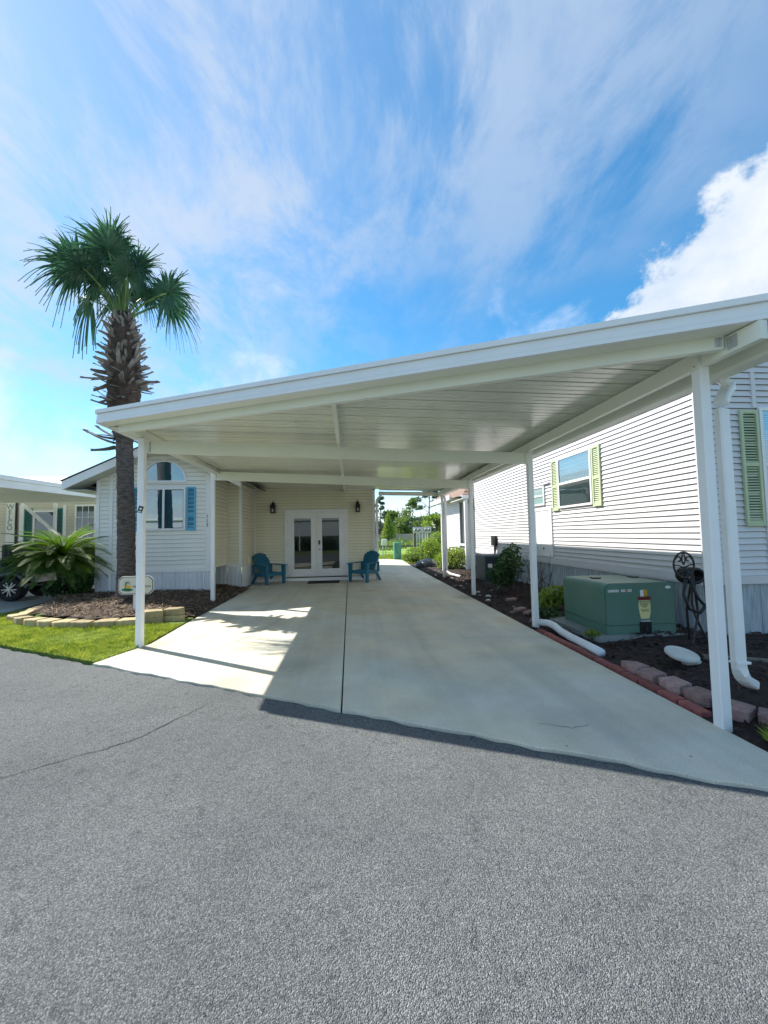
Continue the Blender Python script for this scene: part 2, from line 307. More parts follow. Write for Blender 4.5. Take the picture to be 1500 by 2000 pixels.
# ------------------------------------------------------------------ mesh helpers
OFF = {}
def link(o, parent=None):
    COL.objects.link(o)
    if parent is not None:
        o.parent = parent; OFF[o.name] = OFF[parent.name]
    return o
def props(o, label=None, cat=None, group=None, kind=None):
    if label: o['label'] = label
    if cat: o['category'] = cat
    if group: o['group'] = group
    if kind: o['kind'] = kind
    return o
def thing(name, label, cat, loc=(0, 0, 0), group=None, rz=0, kind=None):
    o = bpy.data.objects.new(name, None); o.empty_display_size = .1; COL.objects.link(o)
    o.location = loc; o.rotation_euler = (0, 0, rz); OFF[o.name] = Vector(loc) if rz == 0 else Vector((0, 0, 0))
    if kind: o['kind'] = kind
    return props(o, label, cat, group)
class MB:
    def __init__(s, xf=None):
        s.v = []; s.f = []; s.xf = xf
    def add(s, vs, fs):
        b = len(s.v)
        if s.xf:
            (x0, y0), th = s.xf; c, n = math.cos(th), math.sin(th)
            vs = [(x0 + c*u + n*w, y0 + n*u - c*w, z) for u, w, z in vs]   # (along, outward, up)
        s.v += [tuple(v) for v in vs]; s.f += [tuple(i+b for i in q) for q in fs]; return s
    def hexa(s, p):                    # 4 bottom ccw, 4 top
        return s.add(p, [(3, 2, 1, 0), (4, 5, 6, 7), (0, 1, 5, 4), (1, 2, 6, 5), (2, 3, 7, 6), (3, 0, 4, 7)])
    def box(s, x0, x1, y0, y1, z0, z1):
        return s.hexa([(x0, y0, z0), (x1, y0, z0), (x1, y1, z0), (x0, y1, z0), (x0, y0, z1), (x1, y0, z1), (x1, y1, z1), (x0, y1, z1)])
    def cbox(s, x0, x1, y0, y1, z0, z1, c=.01):   # box with chamfered vertical edges and top
        P = lambda x0, x1, y0, y1, c: [(x0+c, y0), (x1-c, y0), (x1, y0+c), (x1, y1-c), (x1-c, y1), (x0+c, y1), (x0, y1-c), (x0, y0+c)]
        a = P(x0, x1, y0, y1, c); t = P(x0+c, x1-c, y0+c, y1-c, c)
        vs = [(x, y, z0) for x, y in a] + [(x, y, z1-c) for x, y in a] + [(x, y, z1) for x, y in t]
        fs = [tuple(reversed(range(8))), tuple(range(16, 24))]
        for k in (0, 8):
            for i in range(8): j = (i+1) % 8; fs.append((k+i, k+j, k+8+j, k+8+i))
        return s.add(vs, fs)
    def prism(s, poly, z0, z1):
        n = len(poly); z0f = z0 if callable(z0) else (lambda x, y: z0); z1f = z1 if callable(z1) else (lambda x, y: z1)
        vs = [(x, y, z0f(x, y)) for x, y in poly] + [(x, y, z1f(x, y)) for x, y in poly]
        fs = [tuple(reversed(range(n))), tuple(range(n, 2*n))] + [(i, (i+1) % n, n+(i+1) % n, n+i) for i in range(n)]
        return s.add(vs, fs)
    def vprism(s, poly, y0, y1):       # polygon in (x,z), extruded along y
        n = len(poly)
        vs = [(x, y0, z) for x, z in poly] + [(x, y1, z) for x, z in poly]
        fs = [tuple(range(n)), tuple(reversed(range(n, 2*n)))] + [((i+1) % n, i, n+i, n+(i+1) % n) for i in range(n)]
        return s.add(vs, fs)
    def bar(s, a, b, w, h, up=(0, 0, 1)):
        return s.sweep([a, b], [(-w/2, -h/2), (w/2, -h/2), (w/2, h/2), (-w/2, h/2)], up)
    def sweep(s, path, prof, up=(0, 0, 1), scale=None):
        P = [Vector(p) for p in path]; n = len(prof); vs = []
        for i, p in enumerate(P):
            t = ((P[min(i+1, len(P)-1)] - P[max(i-1, 0)])).normalized(); u = Vector(up)
            if abs(t.dot(u)) > .95: u = Vector((0, 1, 0)) if abs(t.y) < .9 else Vector((1, 0, 0))
            x = t.cross(u).normalized(); y = x.cross(t).normalized(); k = scale[i] if scale else 1
            vs += [p + x*a*k + y*b*k for a, b in prof]
        fs = [tuple(reversed(range(n))), tuple(range(len(vs)-n, len(vs)))]
        for i in range(len(P)-1):
            for j in range(n): fs.append((i*n+j, i*n+(j+1) % n, (i+1)*n+(j+1) % n, (i+1)*n+j))
        return s.add(vs, fs)
    def tube(s, path, r, n=8, up=(0, 0, 1)):
        rs = r if isinstance(r, (list, tuple)) else [r]*len(path)
        return s.sweep(path, [(math.cos(2*PI*i/n), math.sin(2*PI*i/n)) for i in range(n)], up, rs)
    def lathe(s, prof, c=(0, 0, 0), n=16):
        vs = []; k = len(prof)
        for i in range(n):
            a = 2*PI*i/n; vs += [(c[0]+r*math.cos(a), c[1]+r*math.sin(a), c[2]+z) for r, z in prof]
        fs = []
        for i in range(n):
            j = (i+1) % n
            for q in range(k-1): fs.append((i*k+q, j*k+q, j*k+q+1, i*k+q+1))
        return s.add(vs, fs)
    def build(s, name, m, parent=None, smooth=False, label=None, cat=None, group=None, kind=None, local=False):
        me = bpy.data.meshes.new(name); v = s.v
        if parent is not None and not local:
            o_ = OFF[parent.name]; v = [(a-o_.x, b-o_.y, c-o_.z) for a, b, c in v]
        loc = None
        if parent is None and v and not local:
            A = np.array(v); loc = ((A[:, 0].min()+A[:, 0].max())/2, (A[:, 1].min()+A[:, 1].max())/2, A[:, 2].min()); v = (A-np.array(loc)).tolist()
        me.from_pydata(v, [], s.f); me.update()
        if smooth: me.polygons.foreach_set('use_smooth', [True]*len(me.polygons))
        me.materials.append(m)
        o = bpy.data.objects.new(name, me); link(o, parent)
        if loc: o.location = loc; OFF[o.name] = Vector(loc)
        return props(o, label, cat, group, kind)
def inst(src, name, parent, loc=(0, 0, 0), rot=(0, 0, 0), world=True):
    """a copy that shares src's mesh; loc in world coordinates"""
    o = bpy.data.objects.new(name, src if isinstance(src, bpy.types.Mesh) else src.data); link(o, parent)
    l = Vector(loc)
    if parent is not None and world: l -= OFF[parent.name]
    o.location = l; o.rotation_euler = rot; return o
def mesh_of(mb, name, m, smooth=False):
    me = bpy.data.meshes.new(name); me.from_pydata(mb.v, [], mb.f); me.update(); me.materials.append(m)
    if smooth: me.polygons.foreach_set('use_smooth', [True]*len(me.polygons))
    return me
def copy_tree(o, parent=None, loc=None, rz=None):
    c = o.copy(); COL.objects.link(c); c.parent = parent; OFF[c.name] = Vector((0, 0, 0))
    if loc is not None: c.location = loc
    if rz is not None: c.rotation_euler = (0, 0, rz)
    for ch in list(o.children): copy_tree(ch, c)
    return c
def cards(name, V, F, m, parent=None, **kw):
    """numpy vertices (n,3) and faces -> one mesh"""
    mb = MB(); mb.v = [tuple(x) for x in V]; mb.f = [tuple(x) for x in F]
    return mb.build(name, m, parent, **kw)
def text(body, size, name, m, parent, origin, th, out=.003, align='CENTER', depth=.001, sx=1.0):
    cu = bpy.data.curves.new('t', 'FONT'); cu.body = body; cu.size = size; cu.align_x = align; cu.align_y = 'CENTER'; cu.extrude = depth; cu.resolution_u = 3
    to = bpy.data.objects.new('t', cu); COL.objects.link(to)
    dg = bpy.context.evaluated_depsgraph_get(); me = bpy.data.meshes.new_from_object(to.evaluated_get(dg)); bpy.data.objects.remove(to)
    c, n = math.cos(th), math.sin(th)
    for v in me.vertices:
        u, z, w = v.co.x*sx, v.co.y, v.co.z + out
        v.co = (c*u + n*w, n*u - c*w, z)
    me.materials.clear(); me.materials.append(m)
    o = bpy.data.objects.new(name, me); link(o, parent); o.location = Vector(origin) - OFF[parent.name]
    return o

# ------------------------------------------------------------------ ground, road, driveway
RE = lambda x: 3.225 - .549*x           # edge of the road
g = MB(); g.add([(-600, -500, -.07), (600, -500, -.07), (600, 900, -.07), (-600, 900, -.07)], [(0, 1, 2, 3)])
g.build('ground', M_GROUND, kind='structure', local=True)
def jag(x): return RE(x) + .012*math.sin(x*9.1) + .010*math.sin(x*23.7+1) + .008*math.sin(x*61+2)
xs = np.linspace(-14, 14, 420)
edge = [(x, jag(x)-.012) for x in xs]
rd = MB(); n = len(edge)
vs = [(x, y, -.022) for x, y in edge] + [(x, y-9.2-.0*x, -.022) for x, y in edge]
rd.add(vs, [(i, n+i, n+i+1, i+1) for i in range(n-1)])
rd.add([(-90, RE(-90), -.024), (-90, RE(-90)-9.2, -.024), (-14, RE(-14)-9.2, -.024), (-14, RE(-14)-.01, -.024)], [(0, 1, 2, 3)])
rd.add([(14, RE(14), -.024), (14, RE(14)-9.2, -.024), (90, RE(90)-9.2, -.024), (90, RE(90)-.01, -.024)], [(0, 1, 2, 3)])
road = rd.build('road', M_ASPH, kind='structure', local=True); OFF[road.name] = Vector((0, 0, 0))
def ribbon(pts, w, z, jit=.01, sub=14):
    P = []
    for (a, b) in zip(pts[:-1], pts[1:]):
        for k in range(sub):
            t = k/sub; P.append((a[0]+(b[0]-a[0])*t + random.uniform(-jit, jit), a[1]+(b[1]-a[1])*t + random.uniform(-jit, jit)))
    P.append(pts[-1]); mb = MB(); vs = []
    for i, p in enumerate(P):
        q = P[min(i+1, len(P)-1)]; o_ = P[max(i-1, 0)]; dx, dy = q[0]-o_[0], q[1]-o_[1]; l = math.hypot(dx, dy) or 1
        ww = w*(.35+.65*random.random())*(1 if 0 < i < len(P)-1 else .1)
        vs += [(p[0]-dy/l*ww/2, p[1]+dx/l*ww/2, z), (p[0]+dy/l*ww/2, p[1]-dx/l*ww/2, z)]
    return mb.add(vs, [(2*i, 2*i+1, 2*i+3, 2*i+2) for i in range(len(P)-1)])
for pts, w in (([(-4.0, 2.2), (-2.15, 2.62), (-1.55, 3.0), (-1.2, 3.6)], .010), ([(-1.9, 1.75), (-1.75, 1.70)], .004), ([(.40, 1.38), (.43, 1.50)], .003), ([(-3.2, 3.5), (-2.7, 3.2), (-2.5, 3.0)], .005)):
    ribbon(pts, w, -.0185, .012).build('crack', M_CRACK, road)
# concrete driveway of separate slabs
drv = thing('driveway', None, None, (0, 7, 0), kind='structure')
LX = lambda y: -2.92 + .26*min(1, max(0, (y-4.81)/.7)) - .02*max(0, (y-5.5))*.9
RX = lambda y: 2.575 + .006*max(0, y-5)
JX = -.085; GAP = .007
def slab(poly, nm='slab'):
    # chamfered top edge
    cx = sum(p[0] for p in poly)/len(poly); cy = sum(p[1] for p in poly)/len(poly)
    mb = MB(); n = len(poly)
    ins = []
    for x, y in poly:
        d = math.hypot(cx-x, cy-y); ins.append((x+(cx-x)/d*.010, y+(cy-y)/d*.010))
    vs = [(x, y, -.12) for x, y in poly] + [(x, y, -.006) for x, y in poly] + [(x, y, 0) for x, y in ins]
    fs = [tuple(range(2*n, 3*n))]
    for k in (0, n):
        for i in range(n): j = (i+1) % n; fs.append((k+i, k+j, k+n+j, k+n+i))
    mb.add(vs, fs); o = mb.build(nm, M_CONC, drv); return o
C1, C2 = 7.84, 12.38
fl = [(x, jag(x)) for x in np.linspace(-2.92, JX-GAP, 24)]; fr = [(x, jag(x)) for x in np.linspace(JX+GAP, 2.575, 24)]
slab(fl + [(JX-GAP, C1-GAP), (LX(C1), C1-GAP), (LX(6.5), 6.5), (LX(5.6), 5.6)])
slab(fr + [(RX(C1), C1-GAP), (JX+GAP, C1-GAP)])
slab([(LX(C1), C1+GAP), (JX-GAP, C1+GAP), (JX-GAP, C2), (-2.80, C2), (-2.80, 10.9), (LX(9.4), 9.4)])
slab([(JX+GAP, C1+GAP), (RX(C1), C1+GAP), (RX(C2), C2), (JX+GAP, C2)])
slab([(.86, C2+2*GAP), (RX(C2), C2+2*GAP), (2.66, 17.5), (.86, 17.5)])
slab([(.86, 17.5+2*GAP), (2.66, 17.5+2*GAP), (2.75, 21.0), (2.0, 21.9), (.86, 22.0)])
MB().box(-2.7, 2.55, 5.2, 21, -.10, -.03).add([(JX-.05, 3.35, -.03), (JX+.05, 3.35, -.03), (JX+.05, 5.2, -.03), (JX-.05, 5.2, -.03)], [(0, 1, 2, 3)]).build('joint_filler', M_JOINT, drv)
for pts, w in (([(-1.75, 5.0), (-1.35, 5.9), (-1.2, 6.7), (-1.0, 7.5)], .006), ([(.9, 5.25), (1.7, 5.2), (2.55, 5.05)], .007), ([(1.35, 2.85), (1.55, 2.75), (1.7, 2.78)], .005), ([(-2.2, 8.6), (-1.4, 8.1), (-.6, 8.0)], .004)):
    ribbon(pts, w, .003, .010).build('crack', M_CRACK, drv)
# neighbour's concrete at the left
nb = MB(); nb.prism([(-16, RE(-16)), (-11.5, RE(-11.5)), (-6.75, 8.3), (-6.95, 10.2), (-7.0, 17.6), (-16, 17.6)], -.1, -.004)
nb.build('neighbour_driveway', M_CONC2, kind='structure')
# lawn strip at the left, between planter and road
def zlawn(x, y): return .012
lawn = MB(); lawn.prism([(-11.4, RE(-11.4)+.03), (-2.93, RE(-2.93)+.03), (-2.72, 5.5), (-2.72, 7.2), (-6.3, 9.5), (-6.8, 8.27)], -.06, .006)
lawn.build('lawn_soil', M_GRASSG, kind='structure')
# beds
def bed(name, poly, zf, m, step=.16, amp=.03):
    xs_ = [p[0] for p in poly]; ys_ = [p[1] for p in poly]
    def inside(x, y):
        c = False; j = len(poly)-1
        for i in range(len(poly)):
            xi, yi = poly[i]; xj, yj = poly[j]
            if (yi > y) != (yj > y) and x < (xj-xi)*(y-yi)/(yj-yi)+xi: c = not c
            j = i
        return c
    nx = int((max(xs_)-min(xs_))/step)+2; ny = int((max(ys_)-min(ys_))/step)+2
    mb = MB(); idx = {}; fs = []
    def vid(i, j):
        if (i, j) not in idx:
            x = min(xs_)+i*step; y = min(ys_)+j*step
            idx[i, j] = len(mb.v); mb.v.append((x, y, zf(x, y) + amp*(math.sin(x*7.3+y*3.1)*math.cos(y*6.1-x*2.2)*.5 + random.uniform(-.3, .3))))
        return idx[i, j]
    for i in range(nx):
        for j in range(ny):
            if inside(min(xs_)+(i+.5)*step, min(ys_)+(j+.5)*step): fs.append((vid(i, j), vid(i+1, j), vid(i+1, j+1), vid(i, j+1)))
    mb.f = fs; o = mb.build(name, m, smooth=True, kind='structure'); return inside
zbl = lambda x, y: .10 + .05*max(0, min(1, (y-7.5)/2))*max(0, min(1, (-x-2.7)/1.5)) - .09*max(0, min(1, (x+3.3)/.5))
PBL = [(-5.75, 7.75), (-5.0, 7.3), (-4.2, 6.98), (-3.6, 7.0), (-3.0, 7.2), (-2.72, 7.25), (-2.72, 10.9), (-2.9, 11.1), (-3.8, 11.1), (-3.8, 9.98), (-7.0, 10.9), (-6.95, 9.9), (-6.4, 9.3)]
in_bl = bed('planting_bed', PBL, zbl, M_BED)
zbr = lambda x, y: -.015 + .10*max(0, min(1, (x-2.75)/.9))
PBR = [(2.60, 2.0), (3.2, 1.6), (5.9, 1.6), (5.9, 4.6), (4.5, 4.6), (4.5, 13.2), (5.5, 13.4), (5.5, 18.2), (2.72, 18.2), (2.68, 12.4), (2.60, 8)]
in_br = bed('mulch_bed', PBR, zbr, M_MULCH, step=.14, amp=.03)
fl_ = MB(); fl_.add([(-30, 17.7, -.045), (.9, 17.7, -.045), (.9, 21.9, -.045), (2.8, 21.9, -.045), (2.8, 18.3, -.045), (30, 18.3, -.045), (30, 60, -.045), (-30, 60, -.045)], [(0, 1, 2, 3, 4, 5, 6, 7)])
fl_.build('rear_lawn', M_LAWNF, kind='structure')
def chips(name, n, inside, box, zf, m, ln, wd, label):
    V = []; F = []
    while len(F) < n:
        x = random.uniform(box[0], box[1]); y = random.uniform(box[2], box[3])
        if not inside(x, y): continue
        a = random.uniform(0, 2*PI); l = ln*random.uniform(.4, 1.3); w = wd*random.uniform(.5, 1.4); t = random.uniform(-.5, .5); z = zf(x, y)+random.uniform(.008, .03)
        dx, dy = math.cos(a)*l/2, math.sin(a)*l/2; nx, ny = -math.sin(a)*w/2, math.cos(a)*w/2; dz = math.sin(t)*l/2; dw = random.uniform(-.4, .4)*w
        b = len(V); V += [(x-dx-nx, y-dy-ny, z-dz-dw), (x+dx-nx, y+dy-ny, z+dz-dw), (x+dx+nx, y+dy+ny, z+dz+dw), (x-dx+nx, y-dy+ny, z-dz+dw)]; F.append((b, b+1, b+2, b+3))
    cards(name, V, F, m, kind='stuff', label=label, cat='mulch')
chips('mulch_chips', 7000, in_br, (2.6, 5.9, 1.6, 13), zbr, M_CHIP, .055, .02, 'dark reddish brown bark mulch chips in the bed by the grey house')
chips('straw_litter', 4200, in_bl, (-7, -2.7, 6.9, 11), zbl, M_STRAW, .13, .006, 'dry pine straw littering the brown planting bed by the palm')
chips('bark_litter', 3500, in_bl, (-7, -2.7, 6.9, 11), zbl, M_BED, .04, .016, 'dark bark pieces covering the planting bed by the palm')
def grass(name, n, samp, h, w, m, label, lean=.5):
    V = []; F = []
    for i in range(n):
        x, y, z = samp(); a = random.uniform(0, 2*PI); hh = h*random.uniform(.35, 1.35)*(.72+.38*math.sin(x*2.3+1)*math.cos(y*3.1)); l = random.uniform(0, lean)*hh; b2 = random.uniform(0, 2*PI)
        dx, dy = math.cos(a)*w/2, math.sin(a)*w/2; b = len(V)
        V += [(x-dx, y-dy, z), (x+dx, y+dy, z), (x+math.cos(b2)*l*.4+dx*.7, y+math.sin(b2)*l*.4+dy*.7, z+hh*.6), (x+math.cos(b2)*l, y+math.sin(b2)*l, z+hh)]
        F += [(b, b+1, b+2), (b, b+2, b+3)]
    cards(name, V, F, m, kind='stuff', label=label, cat='grass')
def sampler(poly, z):
    xs_ = [p[0] for p in poly]; ys_ = [p[1] for p in poly]
    def f():
        while True:
            x = random.uniform(min(xs_), max(xs_)); y = random.uniform(min(ys_), max(ys_)); c = False; j = len(poly)-1
            for i in range(len(poly)):
                xi, yi = poly[i]; xj, yj = poly[j]
                if (yi > y) != (yj > y) and x < (xj-xi)*(y-yi)/(yj-yi)+xi: c = not c
                j = i
            if c: return x, y, z
    return f
grass('lawn_grass', 46000, sampler([(-8.4, RE(-8.4)+.01), (-2.90, RE(-2.90)+.02), (-2.68, 5.5), (-2.70, 6.7), (-3.4, 6.85), (-4.3, 6.8), (-5.9, 7.6), (-6.35, 8.6), (-6.9, 8.2)], .003), .055, .007, M_BLADE, 'bright green lawn grass between the road and the planter', .9)
grass('edge_weeds', 2200, sampler([(2.66, 2.35), (2.8, 2.1), (3.2, 2.0), (3.0, 2.3), (2.75, 2.5)], -.01), .085, .005, M_BLADE, 'spiky green grass tuft at the foot of the front right post', 1.2)

# ------------------------------------------------------------------ siding, skirting, windows
def plank_mesh(L_, c, lip, m):
    mb = MB(((0, 0), 0)); t = .003; g = .0058 if m is M_GREYV else (.005 if m is M_CREAM else .0045)
    mb.hexa([(0, lip, 0), (L_, lip, 0), (L_, 0, .004), (0, 0, .004), (0, t, c-g), (L_, t, c-g), (L_, 0, c-g), (0, 0, c-g)])
    mb.hexa([(0, lip+.003, .001), (L_, lip+.003, .001), (L_, lip-.004, .001), (0, lip-.004, .001), (0, lip+.002, .012), (L_, lip+.002, .012), (L_, lip-.004, .012), (0, lip-.004, .012)])
    return mesh_of(mb, 'siding_plank', m)
def siding(root, p0, th, Lw, z0, z1, course, m, lip=.014, top=None):
    """wall sheet with one plank per course; top(u0,u1,z) trims a gable"""
    n = int(round((z1-z0)/course))
    xf = (p0, th); w = MB(xf)
    w.add([(0, -.004, z0), (Lw, -.004, z0), (Lw, -.004, z1), (0, -.004, z1), (0, -.09, z0), (Lw, -.09, z0), (Lw, -.09, z1), (0, -.09, z1)], [(0, 1, 2, 3), (7, 6, 5, 4), (0, 4, 5, 1), (3, 2, 6, 7), (0, 3, 7, 4), (1, 5, 6, 2)]) if top is None else w.vprism(top[1], -.004, -.09)
    wall = w.build('wall', M_LAPSHADE, root)  # dark sheet shows in the plank gaps as painted lap shade
    cache = {}
    for i in range(n):
        z = z0 + i*course; a, b = 0, Lw
        if top is not None:
            r = top[0](z+.012)
            if r is None: continue
            a, b = r
        k = round(b-a, 3)
        if k not in cache: cache[k] = plank_mesh(b-a, course, lip, m)
        c, s = math.cos(th), math.sin(th)
        inst(cache[k], 'siding_plank', wall, (p0[0]+c*a, p0[1]+s*a, z), (0, 0, th))
    return wall
def skirting(root, p0, th, Lw, z0, z1f, m, pw=.305, nrib=3):
    xf = (p0, th); n = max(1, int(math.ceil(Lw/pw)))
    for i in range(n):
        a, b = i*pw, min(Lw, (i+1)*pw); mb = MB(xf); k = nrib
        u = []
        for j in range(k):
            t0 = a+(b-a)*j/k; w = (b-a)/k
            u += [(t0+.003, .012), (t0+w*.62, .012), (t0+w*.70, .002), (t0+w*.92, .002)]
        u += [(b-.003, .012)]
        zt = (lambda q: z1f(q)) if callable(z1f) else (lambda q: z1f)
        vs = []
        for q, o_ in u: vs += [(q, o_, z0), (q, o_, zt(q))]
        mb.add(vs, [(2*j, 2*j+2, 2*j+3, 2*j+1) for j in range(len(u)-1)])
        mb.build('skirt_panel', m, root)
def trimbox(root, name, xf, u0, u1, o0, o1, z0, z1, m):
    return MB(xf).box(u0, u1, o0, o1, z0, z1).build(name, m, root)
def frame_mb(xf, u0, u1, z0, z1, w, o0, o1):
    mb = MB(xf)
    mb.box(u0, u1, o0, o1, z1-w, z1); mb.box(u0, u1, o0, o1, z0, z0+w)
    mb.box(u0, u0+w, o0, o1, z0+w, z1-w); mb.box(u1-w, u1, o0, o1, z0+w, z1-w); return mb
def shutter(root, xf, u0, u1, z0, z1, m, pitch=.032, mid=None):
    sh = frame_mb(xf, u0, u1, z0, z1, .035, .018, .045)
    zs = [(z0+.035, z1-.035)]
    if mid: sh.box(u0+.035, u1-.035, .018, .043, mid-.025, mid+.025); zs = [(z0+.07, mid-.025), (mid+.025, z1-.055)]
    # shaped rails
    sh.box(u0+.035, u1-.035, .018, .041, z0+.035, z0+.07); sh.vprism([(u0+.035, z1-.035), (u0+.035, z1-.06), ((u0+u1)/2-.06, z1-.045), ((u0+u1)/2+.06, z1-.045), (u1-.035, z1-.06), (u1-.035, z1-.035)], .018, .042)
    s = sh.build('shutter', m, root); lv = MB(xf)
    for a, b in zs:
        k = int((b-a)/pitch)
        for i in range(k):
            z = a + (i+.5)*(b-a)/k
            lv.hexa([(u0+.036, .038, z-.011), (u1-.036, .038, z-.011), (u1-.036, .032, z-.012), (u0+.036, .032, z-.012), (u0+.036, .024, z+.009), (u1-.036, .024, z+.009), (u1-.036, .020, z+.008), (u0+.036, .020, z+.008)])
    lv.build('louvers', m, s, kind='stuff')
    MB(xf).box(u0+.03, u1-.03, .016, .0185, z0+.03, z1-.03).build('backing', M_SLATSHADE, s)  # sheet behind the slats, its dark colour standing in for gap shade
    return s
def blind_window(root, xf, u0, u1, z0, z1, zm, slat=.027):
    fr = frame_mb(xf, u0, u1, z0, z1, .04, .018, .05); fr.box(u0+.04, u1-.04, .02, .047, zm-.022, zm+.022)
    f = fr.build('window', M_TRIM, root)
    MB(xf).box(u0+.04, u1-.04, .0165, .0185, z0+.04, z1-.04).build('backing', M_DARK, f)
    b = MB(xf); k = int((z1-z0-.10)/slat)
    for i in range(k):
        z = z0+.06+i*slat
        b.hexa([(u0+.06, .030, z), (u1-.06, .030, z), (u1-.06, .029, z-.001), (u0+.06, .029, z-.001), (u0+.06, .022, z+.021), (u1-.06, .022, z+.021), (u1-.06, .021, z+.020), (u0+.06, .021, z+.020)])
    b.box(u0+.05, u1-.05, .022, .034, z1-.075, z1-.042)
    b.build('blind', M_BLIND, f, kind='stuff')
    MB(xf).box(u0+.04, u1-.04, .036, .038, zm+.022, z1-.04).build('pane', M_CLEAR, f)
    MB(xf).box(u0+.04, u1-.04, .034, .036, z0+.04, zm-.022).build('pane', clearpane('lower_glass', .30, (.42, .55, .58)) if 'lg' not in MATS else MATS['lg'], f)
    return f

# ------------------------------------------------------------------ cream home at the left
YA = 9.95
hm = thing('cream_home', 'cream vinyl sided home with double glass doors behind the palm and under the carport roof', 'house', (-3.2, 11.5, 0))
AX0, AX1 = -6.0, -3.30; AL = AX1-AX0
GZ0, GPX, SL = 2.80, 1.52, .47           # gable eave height, peak offset
def gab(z):
    if z <= GZ0: return (0, AL)
    a = (z-GZ0)/SL
    if a > GPX-.05: return None
    b = 2*GPX - a
    return (a, min(AL, b))
polyA = [(0, .66), (AL, .66), (AL, GZ0+SL*(2*GPX-AL)), (GPX, GZ0+SL*GPX), (0, GZ0)]
xa = ((AX0, YA), 0)
siding(hm, (AX0, YA), 0, AL, .66, 3.48, .1016, M_CREAM, .018, (gab, polyA))
trimbox(hm, 'base_trim', xa, -.01, AL+.01, -.05, .028, .58, .66, M_TRIM)
for u, uw in ((.0, .07), (.30, .07), (AL-.18, .18)): trimbox(hm, 'corner_trim', xa, u, u+uw, .001, .032, .66 if u != .30 else .20, 2.80 if u == 0 else 2.92, M_TRIM)
skirting(hm, (AX0, YA), 0, AL, .0, .58, M_SKIRTW)
# rake soffit, fascia and shingles of the gable
def rake(s):
    mb = MB(xa)
    a = -.50 if s < 0 else 2*GPX+.42
    zf = lambda u: GZ0 + SL*(u if u < GPX else 2*GPX-u)
    ze = zf(a)
    so_ = MB(xa); so_.add([(a, -.1, ze), (GPX, -.1, zf(GPX)), (GPX, .42, zf(GPX)), (a, .42, ze), (a, -.1, ze+.02), (GPX, -.1, zf(GPX)+.02), (GPX, .42, zf(GPX)+.02), (a, .42, ze+.02)], [(0, 1, 2, 3), (7, 6, 5, 4), (0, 3, 7, 4)])
    so_.build('rake_soffit', M_SOFFIT, hm)
    fa = MB(xa); fa.add([(a, .42, ze-.03), (GPX, .42, zf(GPX)-.03), (GPX, .42, zf(GPX)+.16), (a, .42, ze+.16), (a, .45, ze-.03), (GPX, .45, zf(GPX)-.03), (GPX, .45, zf(GPX)+.16), (a, .45, ze+.16)], [(3, 2, 1, 0), (4, 5, 6, 7), (0, 1, 5, 4), (2, 3, 7, 6), (0, 4, 7, 3)])
    fa.build('rake_fascia', M_WHITE, hm)
    rf = MB(xa); rf.add([(a-.02, .47, ze+.165), (GPX, .47, zf(GPX)+.165), (GPX, -8, zf(GPX)+.165), (a-.02, -8, ze+.165), (a-.02, .47, ze+.185), (GPX, .47, zf(GPX)+.185), (GPX, -8, zf(GPX)+.185), (a-.02, -8, ze+.185)], [(0, 1, 2, 3), (7, 6, 5, 4), (0, 4, 5, 1), (0, 3, 7, 4)])
    rf.build('roof', M_SHINGD, hm)
rake(-1); rake(1)
ef = MB(); ef.box(-6.52, -6.47, YA-.40, 17, GZ0-.26, GZ0-.06); ef.build('eave_fascia', M_WHITE, hm)
MB().box(-6.47, -5.99, YA-.36, 17, GZ0-.27, GZ0-.255).build('eave_soffit', M_SOFFIT, hm)
siding(hm, (-6.0, 17), -PI/2, 17-YA, .66, 2.7, .1016, M_CREAM, .018)
skirting(hm, (-6.0, 17), -PI/2, 17-YA, 0, .66, M_SKIRTW)
# arched window over a slider
U = lambda x: x-AX0
w = thing_parent = None
arch = MB(xa); cu_, rz, ru = U(-4.46), .46, .48
pts = [(math.cos(PI*i/20), math.sin(PI*i/20)) for i in range(21)]
outer = [(cu_+x*(ru+.05), 2.785+z*(rz+.05)) for x, z in pts]; inner = [(cu_+x*ru, 2.79+z*rz) for x, z in pts]
vs = [(u, .016, z) for u, z in outer] + [(u, .016, z) for u, z in inner] + [(u, .05, z) for u, z in outer] + [(u, .05, z) for u, z in inner]
fs = []
for i in range(20):
    fs += [(42+i, 63+i, 64+i, 43+i), (i, 42+i, 43+i, i+1), (21+i, 22+i, 64+i, 63+i)]
arch.add(vs, fs); arch.box(cu_-ru-.05, cu_+ru+.05, .016, .052, 2.735, 2.79)
aw = arch.build('arched_window', M_TRIM, hm)
MB(xa).vprism([(cu_+ru, 2.79)] + inner[1:-1] + [(cu_-ru, 2.79)], .030, .024).build('pane', M_GLASS, aw)
wx0, wx1 = U(-4.98), U(-3.95)
fr = frame_mb(xa, wx0, wx1, 1.58, 2.62, .05, .018, .052); fr.box(wx0+.49, wx0+.54, .02, .048, 1.63, 2.57)
sw = fr.build('slider_window', M_TRIM, hm)
MB(xa).box(wx0+.05, wx0+.49, .024, .030, 1.63, 2.57).build('pane', M_GLASS, sw)
MB(xa).box(wx0+.54, wx1-.05, .022, .027, 1.63, 2.57).build('pane', M_GLASS, sw)
frame_mb(xa, wx0+.54, wx1-.05, 1.63, 2.57, .014, .027, .036).build('sash', M_BLACK, sw)
shutter(hm, xa, wx1+.02, wx1+.23, 1.57, 2.63, M_BLUE, .034, 1.93)
shutter(hm, xa, wx0-.23, wx0-.02, 1.57, 2.63, M_BLUE, .034, 1.93)
tx = U(-3.30)-.035
for i, ch in enumerate('113'):
    text(ch, .125, 'house_number', M_INK, hm, (-3.445, YA, 1.905-.104*i), 0, .034, sx=1.0)
